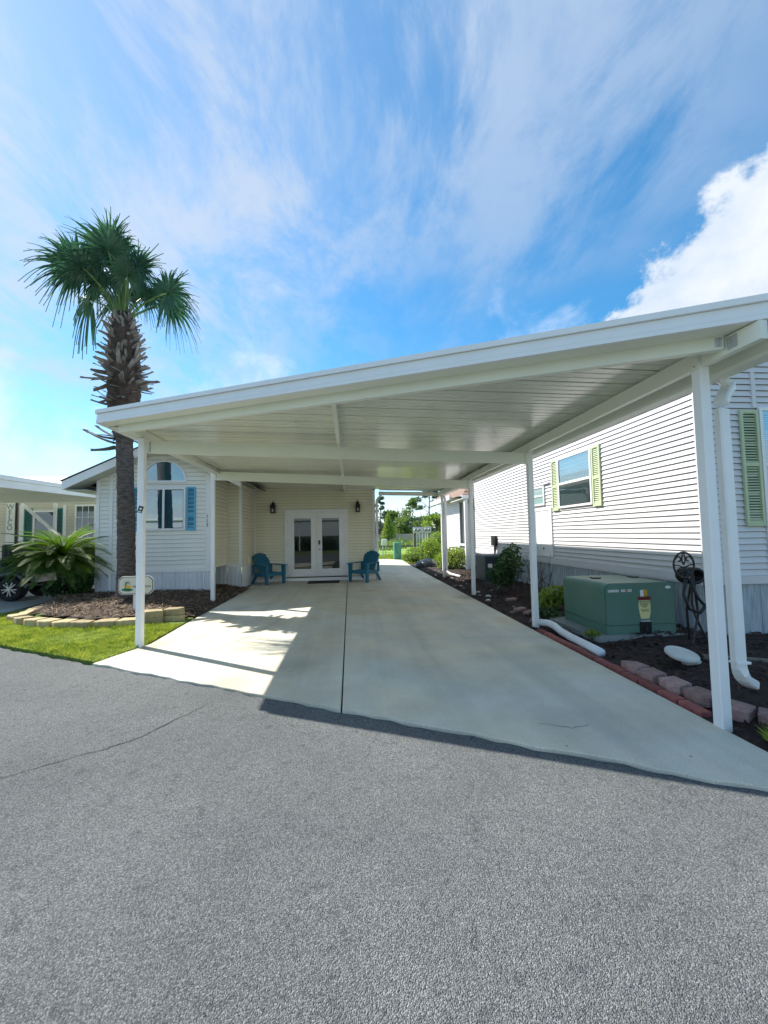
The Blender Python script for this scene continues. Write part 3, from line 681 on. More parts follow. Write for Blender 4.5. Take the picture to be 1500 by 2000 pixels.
# recessed walls under the carport
YB, XI, YD = 11.0, -2.92, 12.42
siding(hm, (AX1+.0, YA), PI/2, YB-YA, .66, 2.9, .1016, M_BEIGE)
siding(hm, (-3.9, YB), 0, XI+3.9, .66, 2.9, .0925, M_BEIGE, .018)
xb = ((-3.9, YB), 0)
trimbox(hm, 'base_trim', xb, 0, XI+3.9+.02, -.05, .026, .58, .66, M_TRIM)
skirting(hm, (-3.9, YB), 0, XI+3.9, 0, .58, M_SKIRTW)
trimbox(hm, 'corner_trim', xb, XI+3.9-.065, XI+3.9+.012, -.05, .030, .60, 2.9, M_TRIM)
siding(hm, (XI, YB), PI/2, YD-YB, .62, 2.95, .0925, M_BEIGE, .018)
skirting(hm, (XI, YB), PI/2, YD-YB, 0, .62, M_SKIRTW)
xd = ((XI, YD), 0); DL = .80-XI
siding(hm, (XI, YD), 0, DL, .10, 2.93, .0925, M_BEIGE, .018)
trimbox(hm, 'base_trim', xd, 0, DL, -.05, .02, .0, .098, M_TRIM)
trimbox(hm, 'corner_trim', xd, .0, .035, .002, .035, .1, 2.93, M_TRIM)
trimbox(hm, 'corner_trim', xd, DL-.075, DL+.01, -.05, .030, .0, 2.9, M_TRIM)
siding(hm, (.80, YD), PI/2, 6, .10, 2.9, .0925, M_BEIGE, .018)
MB(xd).add([(0, .0, 2.93), (DL+.02, .0, 2.79), (DL+.02, .03, 2.79), (0, .03, 2.93), (0, .0, 2.965), (DL+.02, .0, 2.825), (DL+.02, .03, 2.825), (0, .03, 2.965)], [(0, 1, 2, 3), (7, 6, 5, 4), (3, 2, 6, 7), (0, 3, 7, 4)]).build('ceiling_trim', M_TRIM, hm)
# double glass doors
dx0, dx1, dz0, dz1 = -1.99-XI, -.05-XI, .12, 2.18
fr = MB(xd); cw = .075
fr.box(dx0, dx1, .012, .050, dz1-cw, dz1); fr.box(dx0, dx0+cw, .012, .050, dz0, dz1-cw); fr.box(dx1-cw, dx1, .012, .050, dz0, dz1-cw)
fr.box(dx0-.012, dx1+.012, .012, .062, dz1, dz1+.022)
df = fr.build('door_frame', M_TRIM, hm)
MB(xd).box(dx0, dx1, .004, .13, .012, dz0-.018).build('step', M_TRIM, hm)
MB(xd).box(dx0+.03, dx1-.03, .012, .085, dz0-.016, dz0+.006).build('threshold', M_BLACK, hm)
mid = (dx0+dx1)/2
for a, b, s in ((dx0+cw+.004, mid-.006, -1), (mid+.006, dx1-cw-.004, 1)):
    d = MB(xd); gx0, gx1 = (a+.20, b-.16) if s < 0 else (a+.155, b-.19); gz0, gz1 = .36, 1.93
    d.box(a, gx0, .014, .034, dz0+.02, dz1-cw-.006); d.box(gx1, b, .014, .034, dz0+.02, dz1-cw-.006)
    d.box(gx0, gx1, .014, .034, dz0+.02, gz0); d.box(gx0, gx1, .014, .034, gz1, dz1-cw-.006)
    do = d.build('door', M_TRIM, hm)
    frame_mb(xd, gx0-.03, gx1+.03, gz0-.03, gz1+.03, .036, .030, .046).build('glazing_bead', M_TRIM, do)
    MB(xd).box(gx0, gx1, .018, .024, gz0, gz1).build('pane', M_DGLASS, do)
    if s > 0:
        MB(xd).box(a+.045, a+.10, .034, .056, 1.12, 1.24).build('keypad', M_BLACK, do)
        MB(xd).box(a+.047, a+.098, .034, .052, 1.07, 1.12).build('lock_plate', M_METAL, do)
        hb = MB(xd).box(a+.05, a+.09, .034, .05, .93, 1.0); hb.box(a+.06, a+.17, .05, .068, .955, .975); hb.build('handle', M_METAL, do)
    for zz in (.4, 1.1, 1.8): MB(xd).box((b-.004) if s > 0 else (a-.014), (b+.014) if s > 0 else (a+.004), .034, .046, zz, zz+.09).build('hinge', M_METAL, do)
MB(xd).box(DL-.34, DL-.30, .012, .03, .40, .40+.001).build('wall_screw', M_TRIM, hm)
ob = MB(((XI, YB), PI/2)).box(.62, .70, .013, .04, .70, .83); ob.build('outlet_cover', M_TRIM, hm)
# downspout on the house corner
def downspout(root, path, w=.075, h=.055, m=M_WHITE, up=(0, 0, 1), name='downspout'):
    ch = .010; prof = [(-w/2+ch, -h/2), (w/2-ch, -h/2), (w/2, -h/2+ch), (w/2, h/2-ch), (w/2-ch, h/2), (-w/2+ch, h/2), (-w/2, h/2-ch), (-w/2, -h/2+ch)]
    return MB().sweep(path, prof, up).build(name, m, root)
downspout(hm, [(1.02, YD-.06, 2.74), (1.02, YD-.06, 2.66), (.99, YD-.06, 2.60), (.90, YD-.06, 2.53), (.865, YD-.06, 2.46), (.86, YD-.06, 2.3), (.86, YD-.06, .12), (.88, YD-.06, .05)])

# ------------------------------------------------------------------ carport
cp = thing('carport', 'white aluminium carport with slanting front edge over the concrete driveway', 'carport', (0, 7, 0))
ceil = lambda x, y: 2.805 - .020*x + .004*(y-5.5)
FY = lambda x: 4.82 - .475*(x+2.93)
ZB = lambda x: 2.755 - .0099*(x+2.93)      # bottom of the front fascia
XL, XR, YE = -2.90, 2.93, 12.41
PW = .305
y = 2.16
while y < YE-.01:
    y1 = min(YE, y+PW)
    xl0 = max(XL, -2.93 + (5.03-(y+.003))/.475); xl1 = max(XL, -2.93 + (5.03-(y1-.003))/.475)
    if xl1 < XR-.05:
        xl0 = min(xl0, XR-.02)
        mb = MB(); k = 3; rows = []
        for j in range(k):
            t0, t1 = j/k, (j+1)/k
            rows += [(t0+.012, 0), (t1-.060, 0), (t1-.045, .014), (t1-.014, .014)]
        rows += [(1-.012, 0)]
        vs = []
        for t, dz in rows:
            yy = y + (y1-y)*t; xl = xl0+(xl1-xl0)*t
            vs += [(xl, yy, ceil(xl, yy)+dz), (XR, yy, ceil(XR, yy)+dz)]
        q = len(rows)
        vs += [(xl0, y+.003, ceil(xl0, y)+.07), (XR, y+.003, ceil(XR, y)+.07), (XR, y1-.003, ceil(XR, y1)+.07), (xl1, y1-.003, ceil(xl1, y1)+.07)]
        fs = [(2*j, 2*j+2, 2*j+3, 2*j+1) for j in range(q-1)] + [(2*q, 2*q+1, 2*q+2, 2*q+3)]
        mb.add(vs, fs).build('roof_pan', M_CEIL, cp)
    y = y1
# seam sheet closing the joints from above
MB().prism([(-2.91, YE), (-2.91, FY(-2.91)+.06), (XR, FY(XR)+.06), (XR, YE)], lambda x, y: ceil(x, y)+.072, lambda x, y: ceil(x, y)+.085).build('roof_skin', M_WHITE, cp)
def fascia(a, b, za, zb, inward=(0, 1, 0), h=.155):
    A, B = Vector((*a, za)), Vector((*b, zb)); d = (B-A); d.z = 0; d.normalize(); o = Vector((d.y, -d.x, 0))
    if o.dot(Vector(inward)) > 0: o = -o
    def strip(z0, z1, t0, t1, nm, m, par):
        vs = []
        for P in (A, B):
            vs += [P+o*t0+Vector((0, 0, z0)), P+o*t1+Vector((0, 0, z0)), P+o*t1+Vector((0, 0, z1)), P+o*t0+Vector((0, 0, z1))]
        mb = MB(); mb.add(vs, [(0, 1, 2, 3), (7, 6, 5, 4), (0, 4, 5, 1), (1, 5, 6, 2), (2, 6, 7, 3), (3, 7, 4, 0)])
        return mb.build(nm, m, par)
    f = strip(.002, h-.045, -.03, 0, 'fascia', M_WHITE, cp)
    strip(h-.043, h, -.05, .022, 'drip_cap', M_WHITE, f)
    strip(.036, .068, 0, .005, 'ridge_line', M_WHITE, f); strip(.0, .033, 0, .009, 'ridge_line', M_WHITE, f)
XF0 = -2.93
fascia((XF0, FY(XF0)), (3.10, FY(3.10)), ZB(XF0), ZB(3.10))
fascia((XF0, FY(XF0)+.004), (XF0, YA-.06), ZB(XF0), ZB(XF0)+.02, inward=(1, 0, 0))
fascia((.95, YE+.03), (3.02, YE+.03), ceil(1, YE)-.03, ceil(3, YE)-.03, inward=(0, -1, 0), h=.14)
so2 = MB(); so2.hexa([(XF0+.03, FY(XF0+.03)+.032, ZB(XF0)+.006), (3.0, FY(3.0)+.032, ZB(3.0)+.006), (3.0, FY(3.0)+.20, ZB(3.0)+.008), (XF0+.03, FY(XF0+.03)+.20, ZB(XF0)+.008), (XF0+.03, FY(XF0+.03)+.032, ZB(XF0)+.014), (3.0, FY(3.0)+.032, ZB(3.0)+.014), (3.0, FY(3.0)+.20, ZB(3.0)+.016), (XF0+.03, FY(XF0+.03)+.20, ZB(XF0)+.016)])
so2.build('overhang_soffit', M_BEAM, cp)
MB().box(XF0+.002, -2.765, FY(-2.8)+.26, YA-.1, ZB(XF0)+.006, ZB(XF0)+.016).build('overhang_soffit', M_BEAM, cp)
# gutter along the right edge
gt = MB(); prof = []
for yy in (FY(3.0)+.04, YE):
    prof.append([(2.82, yy, 2.70), (2.82, yy, 2.585), (2.84, yy, 2.567), (2.95, yy, 2.562), (2.985, yy, 2.60), (3.0, yy, 2.70), (2.988, yy, 2.70), (2.972, yy, 2.61), (2.94, yy, 2.575), (2.832, yy, 2.59), (2.832, yy, 2.70)])
gt.add(prof[0]+prof[1], [(i, (i+1) % 11, 11+(i+1) % 11, 11+i) for i in range(11)]+[tuple(range(10, -1, -1)), tuple(range(11, 22))]).build('gutter', M_BEAM, cp)
MB().box(2.94, 2.992, FY(2.96)+.05, YE, 2.702, 2.87).build('roof_edge', M_WHITE, cp)
y = 3.4
while y < YE: MB().box(2.625, 2.83, y, y+.02, 2.694, 2.70).build('gutter_strap', M_METAL, cp); y += 1.5
# posts
POSTS = dict(LF=(-2.73, 5.45), RF=(2.60, 2.64), R2=(2.69, 5.63), L2=(-2.93, 8.80), R3=(2.77, 8.77), R4=(2.93, 12.25))
PH = dict(LF=2.66, RF=2.62, R2=2.62, L2=2.70, R3=2.62, R4=2.62)
for k, (x, y) in POSTS.items():
    h = .039
    p = MB().cbox(x-h, x+h, y-h, y+h, -.045, PH[k]+.07, .006).build('post', M_WHITE, cp)
def beam(a, b, za, zb, h, w, name, m=M_BEAM):
    (x0, y0), (x1, y1) = a, b; d = Vector((x1-x0, y1-y0, 0)).normalized(); o = Vector((-d.y, d.x, 0))*w/2
    A, B = Vector((x0, y0, za)), Vector((x1, y1, zb)); u = Vector((0, 0, h))
    mb = MB(); mb.hexa([A-o, B-o, B+o, A+o, A-o+u, B-o+u, B+o+u, A+o+u])
    return mb.build(name, m, cp)
def screws(bm, x, y, z0, z1, n, out=(0, -1, 0), r=.0055):
    s = MB(); O = Vector(out)
    for i in range(n):
        z = z0+(z1-z0)*i/(n-1); c = Vector((x, y, z)); s.tube([c, c+O*.008], [r, r*.8], 6)
    s.build('screws', M_METAL if n < 4 else M_DARK, bm, kind='stuff')
b1 = beam((-2.69, 5.52), (2.65, 5.60), 2.545, 2.395, .165, .05, 'cross_beam')
screws(b1, -2.655, 5.495, 2.57, 2.69, 8); screws(b1, 2.60, 5.575, 2.42, 2.54, 6)
b2 = beam((-2.89, 8.78), (2.73, 8.76), 2.63, 2.39, .19, .05, 'cross_beam')
screws(b2, -2.855, 8.755, 2.66, 2.79, 8); screws(b2, 2.69, 8.735, 2.42, 2.55, 6)
# purlin along the middle
zc = lambda x, y: ceil(x, y)
beam((-.14, FY(-.14)+.30), (-.14, YE-.02), zc(-.14, 4)-.135, zc(-.14, YE)-.11, .132, .045, 'purlin')
# side beams
beam((2.60, 2.182), (2.60, 2.64), 2.575, 2.578, .12, .05, 'side_beam')
beam((2.60, 2.643), (2.69, 5.63), 2.578, 2.59, .122, .05, 'side_beam')
beam((2.69, 5.633), (2.77, 8.77), 2.59, 2.60, .12, .05, 'side_beam')
beam((2.77, 8.773), (2.93, YE-.03), 2.60, 2.60, .12, .05, 'side_beam')
beam((-2.72, FY(-2.72)+.24), (-2.74, 5.49), 2.735, 2.745, .115, .05, 'side_beam')
beam((-2.74, 5.493), (-2.93+.03, YA-.08), 2.745, 2.77, .105, .05, 'side_beam')
# skew front beam
fb = beam((-2.74, FY(-2.74)+.225), (2.57, FY(2.57)+.225), ZB(-2.74)-.078, ZB(2.57)-.085, .098, .055, 'front_beam')
def plate(xa_, xb_, nm='bracket'):
    z0, z1 = ZB(2.5)-.07, ZB(2.5)-.004
    mb = MB(); mb.hexa([(xa_, FY(xa_)+.192, z0), (xb_, FY(xb_)+.192, z0), (xb_, FY(xb_)+.196, z0), (xa_, FY(xa_)+.196, z0), (xa_, FY(xa_)+.192, z1), (xb_, FY(xb_)+.192, z1), (xb_, FY(xb_)+.196, z1), (xa_, FY(xa_)+.196, z1)])
    o = mb.build(nm, M_METAL, cp); screws(o, (xa_+xb_)/2, FY((xa_+xb_)/2)+.192, z0+.012, z1-.012, 3, r=.006); return o
plate(2.515, 2.55)
pb = MB().box(2.570, 2.5745, FY(2.57)+.12, FY(2.57)+.19, 2.60, 2.685).build('bracket', M_METAL, cp); screws(pb, 2.570, FY(2.57)+.155, 2.615, 2.67, 3, (-1, 0, 0), .006)
pb2 = MB().box(2.555, 2.5605, 2.605, 2.675, 2.56, 2.70).build('bracket', M_BEAM, cp); screws(pb2, 2.555, 2.64, 2.59, 2.68, 2, (-1, 0, 0), .007)
rb = beam((.93, YE-.02), (2.93, YE-.02), 2.62, 2.58, .12, .04, 'rear_beam')
# downspouts of the carport
downspout(cp, [(2.93, 2.80, 2.60), (2.94, 2.80, 2.57), (2.955, 2.79, 2.54), (2.96, 2.775, 2.51), (2.945, 2.76, 2.475), (2.905, 2.745, 2.445), (2.865, 2.72, 2.415), (2.83, 2.70, 2.38), (2.805, 2.69, 2.335), (2.792, 2.68, 2.28), (2.787, 2.675, 2.22), (2.785, 2.672, 1.9), (2.785, 2.672, .46), (2.79, 2.674, .39), (2.805, 2.68, .345), (2.83, 2.69, .31), (2.87, 2.71, .28), (2.985, 2.77, .225)], .085, .062)
st = MB(); st.box(2.735, 2.845, 2.634, 2.7, .42, .435); st.build('strap', M_WHITE, cp)
downspout(cp, [(2.93, 12.1, 2.62), (2.95, 12.1, 2.57), (2.98, 12.12, 2.53), (3.0, 12.15, 2.49), (3.01, 12.18, 2.44), (3.01, 12.2, 2.38), (3.01, 12.2, .30), (3.02, 12.17, .20), (3.08, 12.05, .13), (3.3, 11.7, .08)])
# tilted label on the front left post
tg = MB(); c = Vector((-2.725, 5.410, 1.78)); s_, c_ = math.sin(.3), math.cos(.3)
def rp(u, v): return (c.x+u*c_+v*s_, c.y, c.z-u*s_+v*c_)
tg.add([rp(-.03, -.045), rp(.03, -.045), rp(.03, .045), rp(-.03, .045)] + [(a, b+.004, d) for a, b, d in (rp(-.03, -.045), rp(.03, -.045), rp(.03, .045), rp(-.03, .045))], [(0, 1, 2, 3), (7, 6, 5, 4), (0, 4, 5, 1), (1, 5, 6, 2), (2, 6, 7, 3), (3, 7, 4, 0)])
to = tg.build('tag', M_INK, cp)
tw = MB(); tw.add([(x, y-.002, z) for x, y, z in (rp(-.012, -.005), rp(.014, -.005), rp(.014, .022), rp(-.012, .022))], [(0, 1, 2, 3)]); tw.build('tag_window', M_LABEL, to)
tw = MB(); tw.add([(x, y-.002, z) for x, y, z in (rp(-.02, -.036), rp(.02, -.036), rp(.02, -.024), rp(-.02, -.024))], [(0, 1, 2, 3)]); tw.build('tag_line', M_LABEL, to)

# ------------------------------------------------------------------ pale grey home at the right
gh = thing('grey_home', 'pale grey vinyl sided home with pale green shutters right of the carport', 'house', (6.5, 9, 0))
GX, GY, GE = 4.40, 4.50, 13.5
C3 = .0777
xs_ = ((GX, GE), -PI/2)                  # u runs towards the camera, facing -X
zb = .80
siding(gh, (GX, GE), -PI/2, GE-GY, zb, 3.60, C3, M_GREYV, .018)
US = lambda y: GE-y
trimbox(gh, 'base_trim', xs_, 0, GE-GY+.02, -.05, .026, .70, zb-.002, M_GREYV)
trimbox(gh, 'starter_strip', xs_, 0, GE-GY+.02, .0, .020, .69-.012, .698, M_GREYV)
skirting(gh, (GX+.02, 11.2), -PI/2, 11.2-GY, 0, .70, M_SKIRTG, .33, 4)
xf_ = ((GX, GY), 0)
def gab2(z):
    if z <= 3.60: return (0, 5.0)
    a = (z-3.60)/.30
    return (a, 5.0) if a < 4.5 else None
siding(gh, (GX, GY), 0, 5.0, zb, 4.75, C3, M_GREYV, .018, (gab2, [(0, zb), (5, zb), (5, 4.9), (4.4, 4.9), (0, 3.60)]))
trimbox(gh, 'base_trim', xf_, -.02, 5, -.05, .026, .70, zb-.002, M_GREYV)
skirting(gh, (GX, GY+.02), 0, 5, 0, .70, M_SKIRTG, .33, 2)
trimbox(gh, 'corner_trim', xf_, -.02, .075, -.03, .030, zb, 3.60, M_GREYV)
trimbox(gh, 'corner_trim', xs_, GE-GY-.075, GE-GY-.001, .002, .032, zb, 3.60, M_GREYV)
# eave: soffit, fascia, roof
MB().box(4.25, GX-.001, 4.3, GE+.1, 3.605, 3.62).build('soffit', M_SOFFIT, gh)
MB().box(4.215, 4.248, 4.3, GE+.1, 3.56, 3.72).build('eave_fascia', M_WHITE, gh)
MB().add([(4.18, 4.25, 3.725), (9, 4.25, 5.17), (9, GE+.15, 5.17), (4.18, GE+.15, 3.725), (4.18, 4.25, 3.75), (9, 4.25, 5.195), (9, GE+.15, 5.195), (4.18, GE+.15, 3.75)], [(3, 2, 1, 0), (4, 5, 6, 7), (0, 1, 5, 4), (3, 0, 4, 7), (2, 3, 7, 6)]).build('roof', M_SHING, gh)
# side window with shutters, bathroom window, access hatch
blind_window(gh, xs_, US(7.86), US(6.72), 1.86, 2.90, 2.36)
shutter(gh, xs_, US(8.12), US(7.88), 1.82, 2.90, M_LIME, .032, 2.33); shutter(gh, xs_, US(6.70), US(6.47), 1.82, 2.90, M_LIME, .032, 2.33)
f = frame_mb(xs_, US(9.23), US(8.48), 1.98, 2.42, .035, .018, .045); f.box(US(9.2), US(8.515), .02, .04, 2.185, 2.215); fo = f.build('small_window', M_TRIM, gh)
MB(xs_).box(US(9.2), US(8.515), .020, .026, 2.015, 2.385).build('pane', glassy('frosted_glass', (.30, .45, .45), .3, .05), fo)
MB(xs_).box(US(9.25), US(8.25), .001, .05, 2.44, 2.47).build('flashing', M_GREYV, gh)
h = frame_mb(xs_, US(8.98), US(8.20), .83, 1.90, .04, .012, .040); ho = h.build('access_hatch', M_TRIM, gh)
MB(xs_).box(US(8.94), US(8.24), .018, .028, .87, 1.86).build('hatch_panel', M_TRIM, ho)
MB(xs_).box(US(8.60), US(8.585), .028, .045, .98, 1.03).build('latch', M_BLACK, ho)
# front window and shutter
shutter(gh, xf_, 4.895-GX, 5.145-GX, 1.41, 2.87, M_LIME, .0335, 2.18)
blind_window(gh, xf_, 5.155-GX, 6.25-GX, 1.40, 2.90, 2.18)
trimbox(gh, 'seam_trim', xf_, 5.095-GX, 5.15-GX, .001, .028, 2.905, 3.36, M_GREYV)
trimbox(gh, 'seam_trim', xf_, 5.17-GX, 5.225-GX, .001, .028, .74, 1.398, M_GREYV)
# meter cable box on the wall
mb_ = MB(xs_).box(US(11.75), US(11.45), .016, .10, .98, 1.28); mb_.box(US(11.64), US(11.60), .016, .06, .1, .98); mb_.build('meter_box', M_BLACK, gh)
# crawl opening without skirting: a near-black sheet paints the shade inside
MB(((GX+.02, GE), -PI/2)).box(0, 2.28, .0, .01, 0, .68).build('crawl_shade_sheet', M_DARK, gh)

# ------------------------------------------------------------------ porch and home behind it
ph = thing('rear_home', 'white sided home with brown shingled porch roof behind the grey house', 'house', (6, 17, 0))
siding(ph, (4.42, 18.8), -PI/2, 3.3, .35, 2.85, .1016, M_GREYV, .013)
siding(ph, (4.42, 18.82), PI, 0.01, .35, 2.85, .5, M_GREYV) if False else None
MB().box(4.50, 9, 15.52, 18.78, 0, 2.85).build('wall', M_GREYV, ph)
rfp = MB()
rfp.add([(4.05, 13.75, 2.72), (9, 13.75, 2.72), (9, 16.6, 4.1), (5.4, 16.6, 4.1), (4.05, 19.2, 2.9)], [(0, 1, 2, 3), (0, 3, 4)])
pr = rfp.build('roof', M_SHING, ph)
for i in range(9):
    t0, t1 = i/9, (i+1)/9
    y0, z0, y1, z1 = 13.75+2.85*t0, 2.72+1.38*t0, 13.75+2.85*t1, 2.72+1.38*t1
    x0, x1 = 4.05+1.35*t0, 4.05+1.35*t1
    MB().add([(x0, y0, z0+.03), (9, y0, z0+.03), (9, y1+.02, z1+.012), (x1, y1+.02, z1+.012), (x0, y0, z0+.005), (9, y0, z0+.005)], [(0, 1, 2, 3), (4, 5, 1, 0), (0, 3, 4)]).build('shingle_course', M_SHING, pr)
MB().box(4.02, 9, 13.70, 13.74, 2.60, 2.73).build('eave_fascia', M_WHITE, ph)
MB().box(4.05, 9, 13.745, 15.5, 2.60, 2.63).build('porch_soffit', M_SOFFIT, ph)
MB().box(3.98, 4.03, 15.4, 19.2, 2.72, 2.90).build('eave_fascia', M_WHITE, ph)
MB().box(4.0, 4.42, 15.4, 19.2, 2.78, 2.80).build('soffit', M_SOFFIT, ph)
for x, y in ((4.18, 13.86),): MB().cbox(x-.06, x+.06, y-.06, y+.06, 0, 2.60, .01).build('porch_post', M_WHITE, ph)
downspout(ph, [(4.34, 13.72, 2.62), (4.34, 13.74, 2.5), (4.31, 13.80, 2.38), (4.30, 13.80, 2.2), (4.30, 13.80, .1)], .08, .06)
MB().box(4.25, 4.45, 13.84, 15.4, .90, .96).build('porch_rail', M_WHITE, ph)
for i in range(9): MB().box(4.33, 4.36, 14.0+i*.16, 14.03+i*.16, .1, .90).build('baluster', M_WHITE, ph)

# ------------------------------------------------------------------ neighbour's carport home at the far left
nh = thing('neighbour_home', 'beige neighbour home with teal shutters under a pale metal carport roof at far left', 'house', (-11, 16, 0))
NY = 16.2; NX0 = -15.5; xn = ((NX0, NY), 0); NL = -8.6-NX0
siding(nh, (NX0, NY), 0, NL, .0, 2.9, .127, mat('pale_beige_vinyl', (.60, .575, .48), .5, var=.04, vscale=4), .014)
UN = lambda x: x-NX0
# door with teal sides
f = frame_mb(xn, UN(-12.05), UN(-11.25), .05, 2.55, .07, .016, .05); dn_ = f.build('door_frame', M_TRIM, nh)
MB(xn).box(UN(-11.98), UN(-11.32), .018, .03, .12, 2.48).build('pane', M_NGLASS, dn_)
for a, b in ((-12.35, -12.07), (-11.23, -10.98)): shutter(nh, xn, UN(a), UN(b), .9, 2.62, M_TEAL, .05)
MB(xn).box(UN(-12.52), UN(-12.36), .016, .06, 0, 2.75).build('corner_trim', M_TRIM, nh); MB(xn).box(UN(-10.96), UN(-10.86), .016, .06, 0, 2.75).build('corner_trim', M_TRIM, nh)
f = frame_mb(xn, UN(-10.55), UN(-9.78), 1.35, 2.75, .06, .016, .05)
for q in (1, 2): f.box(UN(-10.55)+.06+.217*q-.008, UN(-10.55)+.06+.217*q+.008, .022, .036, 1.41, 2.69)
for q in (1, 2): f.box(UN(-10.49), UN(-9.84), .022, .035, 1.41+.427*q-.008, 1.41+.427*q+.008)
fw_ = f.build('grid_window', M_TRIM, nh)
MB(xn).box(UN(-10.49), UN(-9.84), .017, .021, 1.41, 2.69).build('pane', M_NGLASS, fw_)
for x in (-9.62, -9.42): MB(xn).box(UN(x), UN(x)+.09, .016, .07, 0, 2.8).build('porch_trim', M_TRIM, nh)
# carport roof: eave along the near side, roof rising away
nr = MB(); A = (-8.6, 9.4, 3.02); B = (-9.15, 15.4, 3.22)
def pt(p, dx, dz): return (p[0]+dx, p[1], p[2]+dz)
MB().hexa([pt(A, -.03, -.31), pt(A, .03, -.31), pt(B, .03, -.31), pt(B, -.03, -.31), pt(A, -.03, -.12), pt(A, .03, -.12), pt(B, .03, -.12), pt(B, -.03, -.12)]).build('carport_fascia', M_WHITE, nh)
MB().hexa([pt(A, -.03, -.115), pt(A, .06, -.115), pt(B, .06, -.115), pt(B, -.03, -.115), pt(A, -.03, .0), pt(A, .06, .0), pt(B, .06, .0), pt(B, -.03, .0)]).build('carport_gutter', M_WHITE, nh)
MB().add([pt(A, -.03, -.10), pt(B, -.03, -.10), (-16, 15.4, 3.0), (-16, 9.4, 2.95), pt(A, -.03, -.05), pt(B, -.03, -.05), (-16, 15.4, 3.3), (-16, 9.4, 3.1)], [(3, 2, 1, 0), (4, 5, 6, 7)]).build('carport_ceiling', M_CEIL, nh)
MB().add([(-15.5, 15.36, 2.78), (-8.4, 15.36, 2.78), (-8.4, 15.36, 3.19), (-15.5, 15.36, 3.19), (-15.5, 15.40, 2.78), (-8.4, 15.40, 2.78), (-8.4, 15.40, 3.19), (-15.5, 15.40, 3.19)], [(0, 1, 2, 3), (7, 6, 5, 4), (0, 4, 5, 1), (2, 6, 7, 3)]).build('carport_beam', M_BEAM, nh)
MB().add([(-8.3, 15.6, 3.2), (-16, 15.6, 3.2), (-16, 19.6, 4.35), (-10.2, 19.6, 4.35)], [(0, 3, 2, 1)]).build('roof', M_METROOF, nh)
for x, y in ((-15.6, 9.6), (-15.6, 15.2)): MB().cbox(x-.05, x+.05, y-.05, y+.05, -.02, 2.98, .008).build('carport_post', M_WHITE, nh)
MB().bar((-12.05, NY-.55, 2.75), (-10.9, NY-.55, 1.7), .09, .09).build('brace', M_TRIM, nh)
MB().cbox(-10.94, -10.85, NY-.6, NY-.51, 0, 2.77, .01).build('porch_post', M_TRIM, nh)
ws = thing('welcome_sign', 'narrow white plank sign with teal letters leaning on the neighbour wall', 'sign', (-12.83, NY-.05, .5))
MB().box(-12.97, -12.66, NY-.075, NY-.045, .5, 2.85).build('board', M_LABEL, ws)
MB().box(-12.66, -12.60, NY-.07, NY-.045, .5, 2.85).build('edge_strip', M_BLACK, ws)
for i, ch in enumerate('WELCO'): text(ch, .26, 'letter', M_TEAL, ws, (-12.83, NY-.075, 2.69-.20*i), 0, .003)
cvp = thing('patio_chair', 'black tube framed patio chair beside the dark covered grill', 'chair', (-10.1, 15.3, 0))
tb = MB(); 
for s in (-.25, .25):
    tb.tube([(-10.1+s, 15.05, 0), (-10.1+s, 15.05, .60), (-10.1+s, 15.15, .66), (-10.1+s, 15.5, .64), (-10.1+s, 15.6, .62)], .02, 6)
    tb.tube([(-10.1+s, 15.62, 0), (-10.1+s, 15.55, .45), (-10.1+s, 15.68, .95)], .02, 6)
tb.build('frame', M_BLACK, cvp); MB().box(-10.33, -9.87, 15.08, 15.58, .40, .44).build('seat', M_BLACK, cvp); MB().box(-10.33, -9.87, 15.60, 15.64, .5, .93).build('backrest', M_BLACK, cvp)
gr = MB(); gr.lathe([(0, .0), (.33, 0), (.36, .3), (.34, .7), (.30, .95), (.18, 1.08), (0, 1.1)], (-9.55, 15.35, 0), 14)
for i, v in enumerate(gr.v): gr.v[i] = (v[0]+.02*math.sin(v[2]*9+i), v[1]+.02*math.cos(v[2]*7+i*2), v[2])
gr.build('covered_grill', M_VINYLB, smooth=True, label='black covered grill against the wall behind the cycad', cat='grill')

# ------------------------------------------------------------------ golf cart
gc = thing('golf_cart', 'dark navy golf cart with alloy wheels parked at the left edge', 'golf cart', (-8.5, 10.4, 0))
def wheel(x, y, s):
    t = MB(); pr_ = [(.15, -.10), (.24, -.115), (.275, -.09), (.285, -.04), (.285, .04), (.275, .09), (.24, .115), (.15, .10)]
    n = 24; vs = []
    for i in range(n):
        a = 2*PI*i/n; vs += [(x+r*math.cos(a), y+w_, .285+r*math.sin(a)) for r, w_ in pr_]
    t.add(vs, [(i*8+q, ((i+1) % n)*8+q, ((i+1) % n)*8+q+1, i*8+q+1) for i in range(n) for q in range(7)])
    wo = t.build('wheel', M_TYRE, gc, smooth=True)
    rm = MB()
    for i in range(10):
        a = 2*PI*i/10 + (.09 if i % 2 else -.09); c_, s_ = math.cos(a), math.sin(a); y0 = y-.105*s
        rm.bar((x+.03*c_, y0, .285+.03*s_), (x+.165*c_, y0, .285+.165*s_), .022, .02, (0, 1, 0))
    rm.lathe([(0, 0), (.04, 0), (.04, .02), (0, .02)], (0, 0, 0), 10)
    k = len(rm.v)-40
    for i in range(k, len(rm.v)): v = rm.v[i]; rm.v[i] = (x+v[0], y-.105*s-v[2]*s, .285+v[1])
    rm.build('rim', M_ALLOY, wo)
    bd = MB(); vs = [(x+.17*math.cos(2*PI*i/16), y-.06*s, .285+.17*math.sin(2*PI*i/16)) for i in range(16)]; bd.add(vs, [tuple(range(16))]); bd.build('brake_disc', M_BLACK, wo)
for x in (-7.84, -9.55):
    for y, s in ((10.0, 1), (10.85, -1)): wheel(x, y, s)
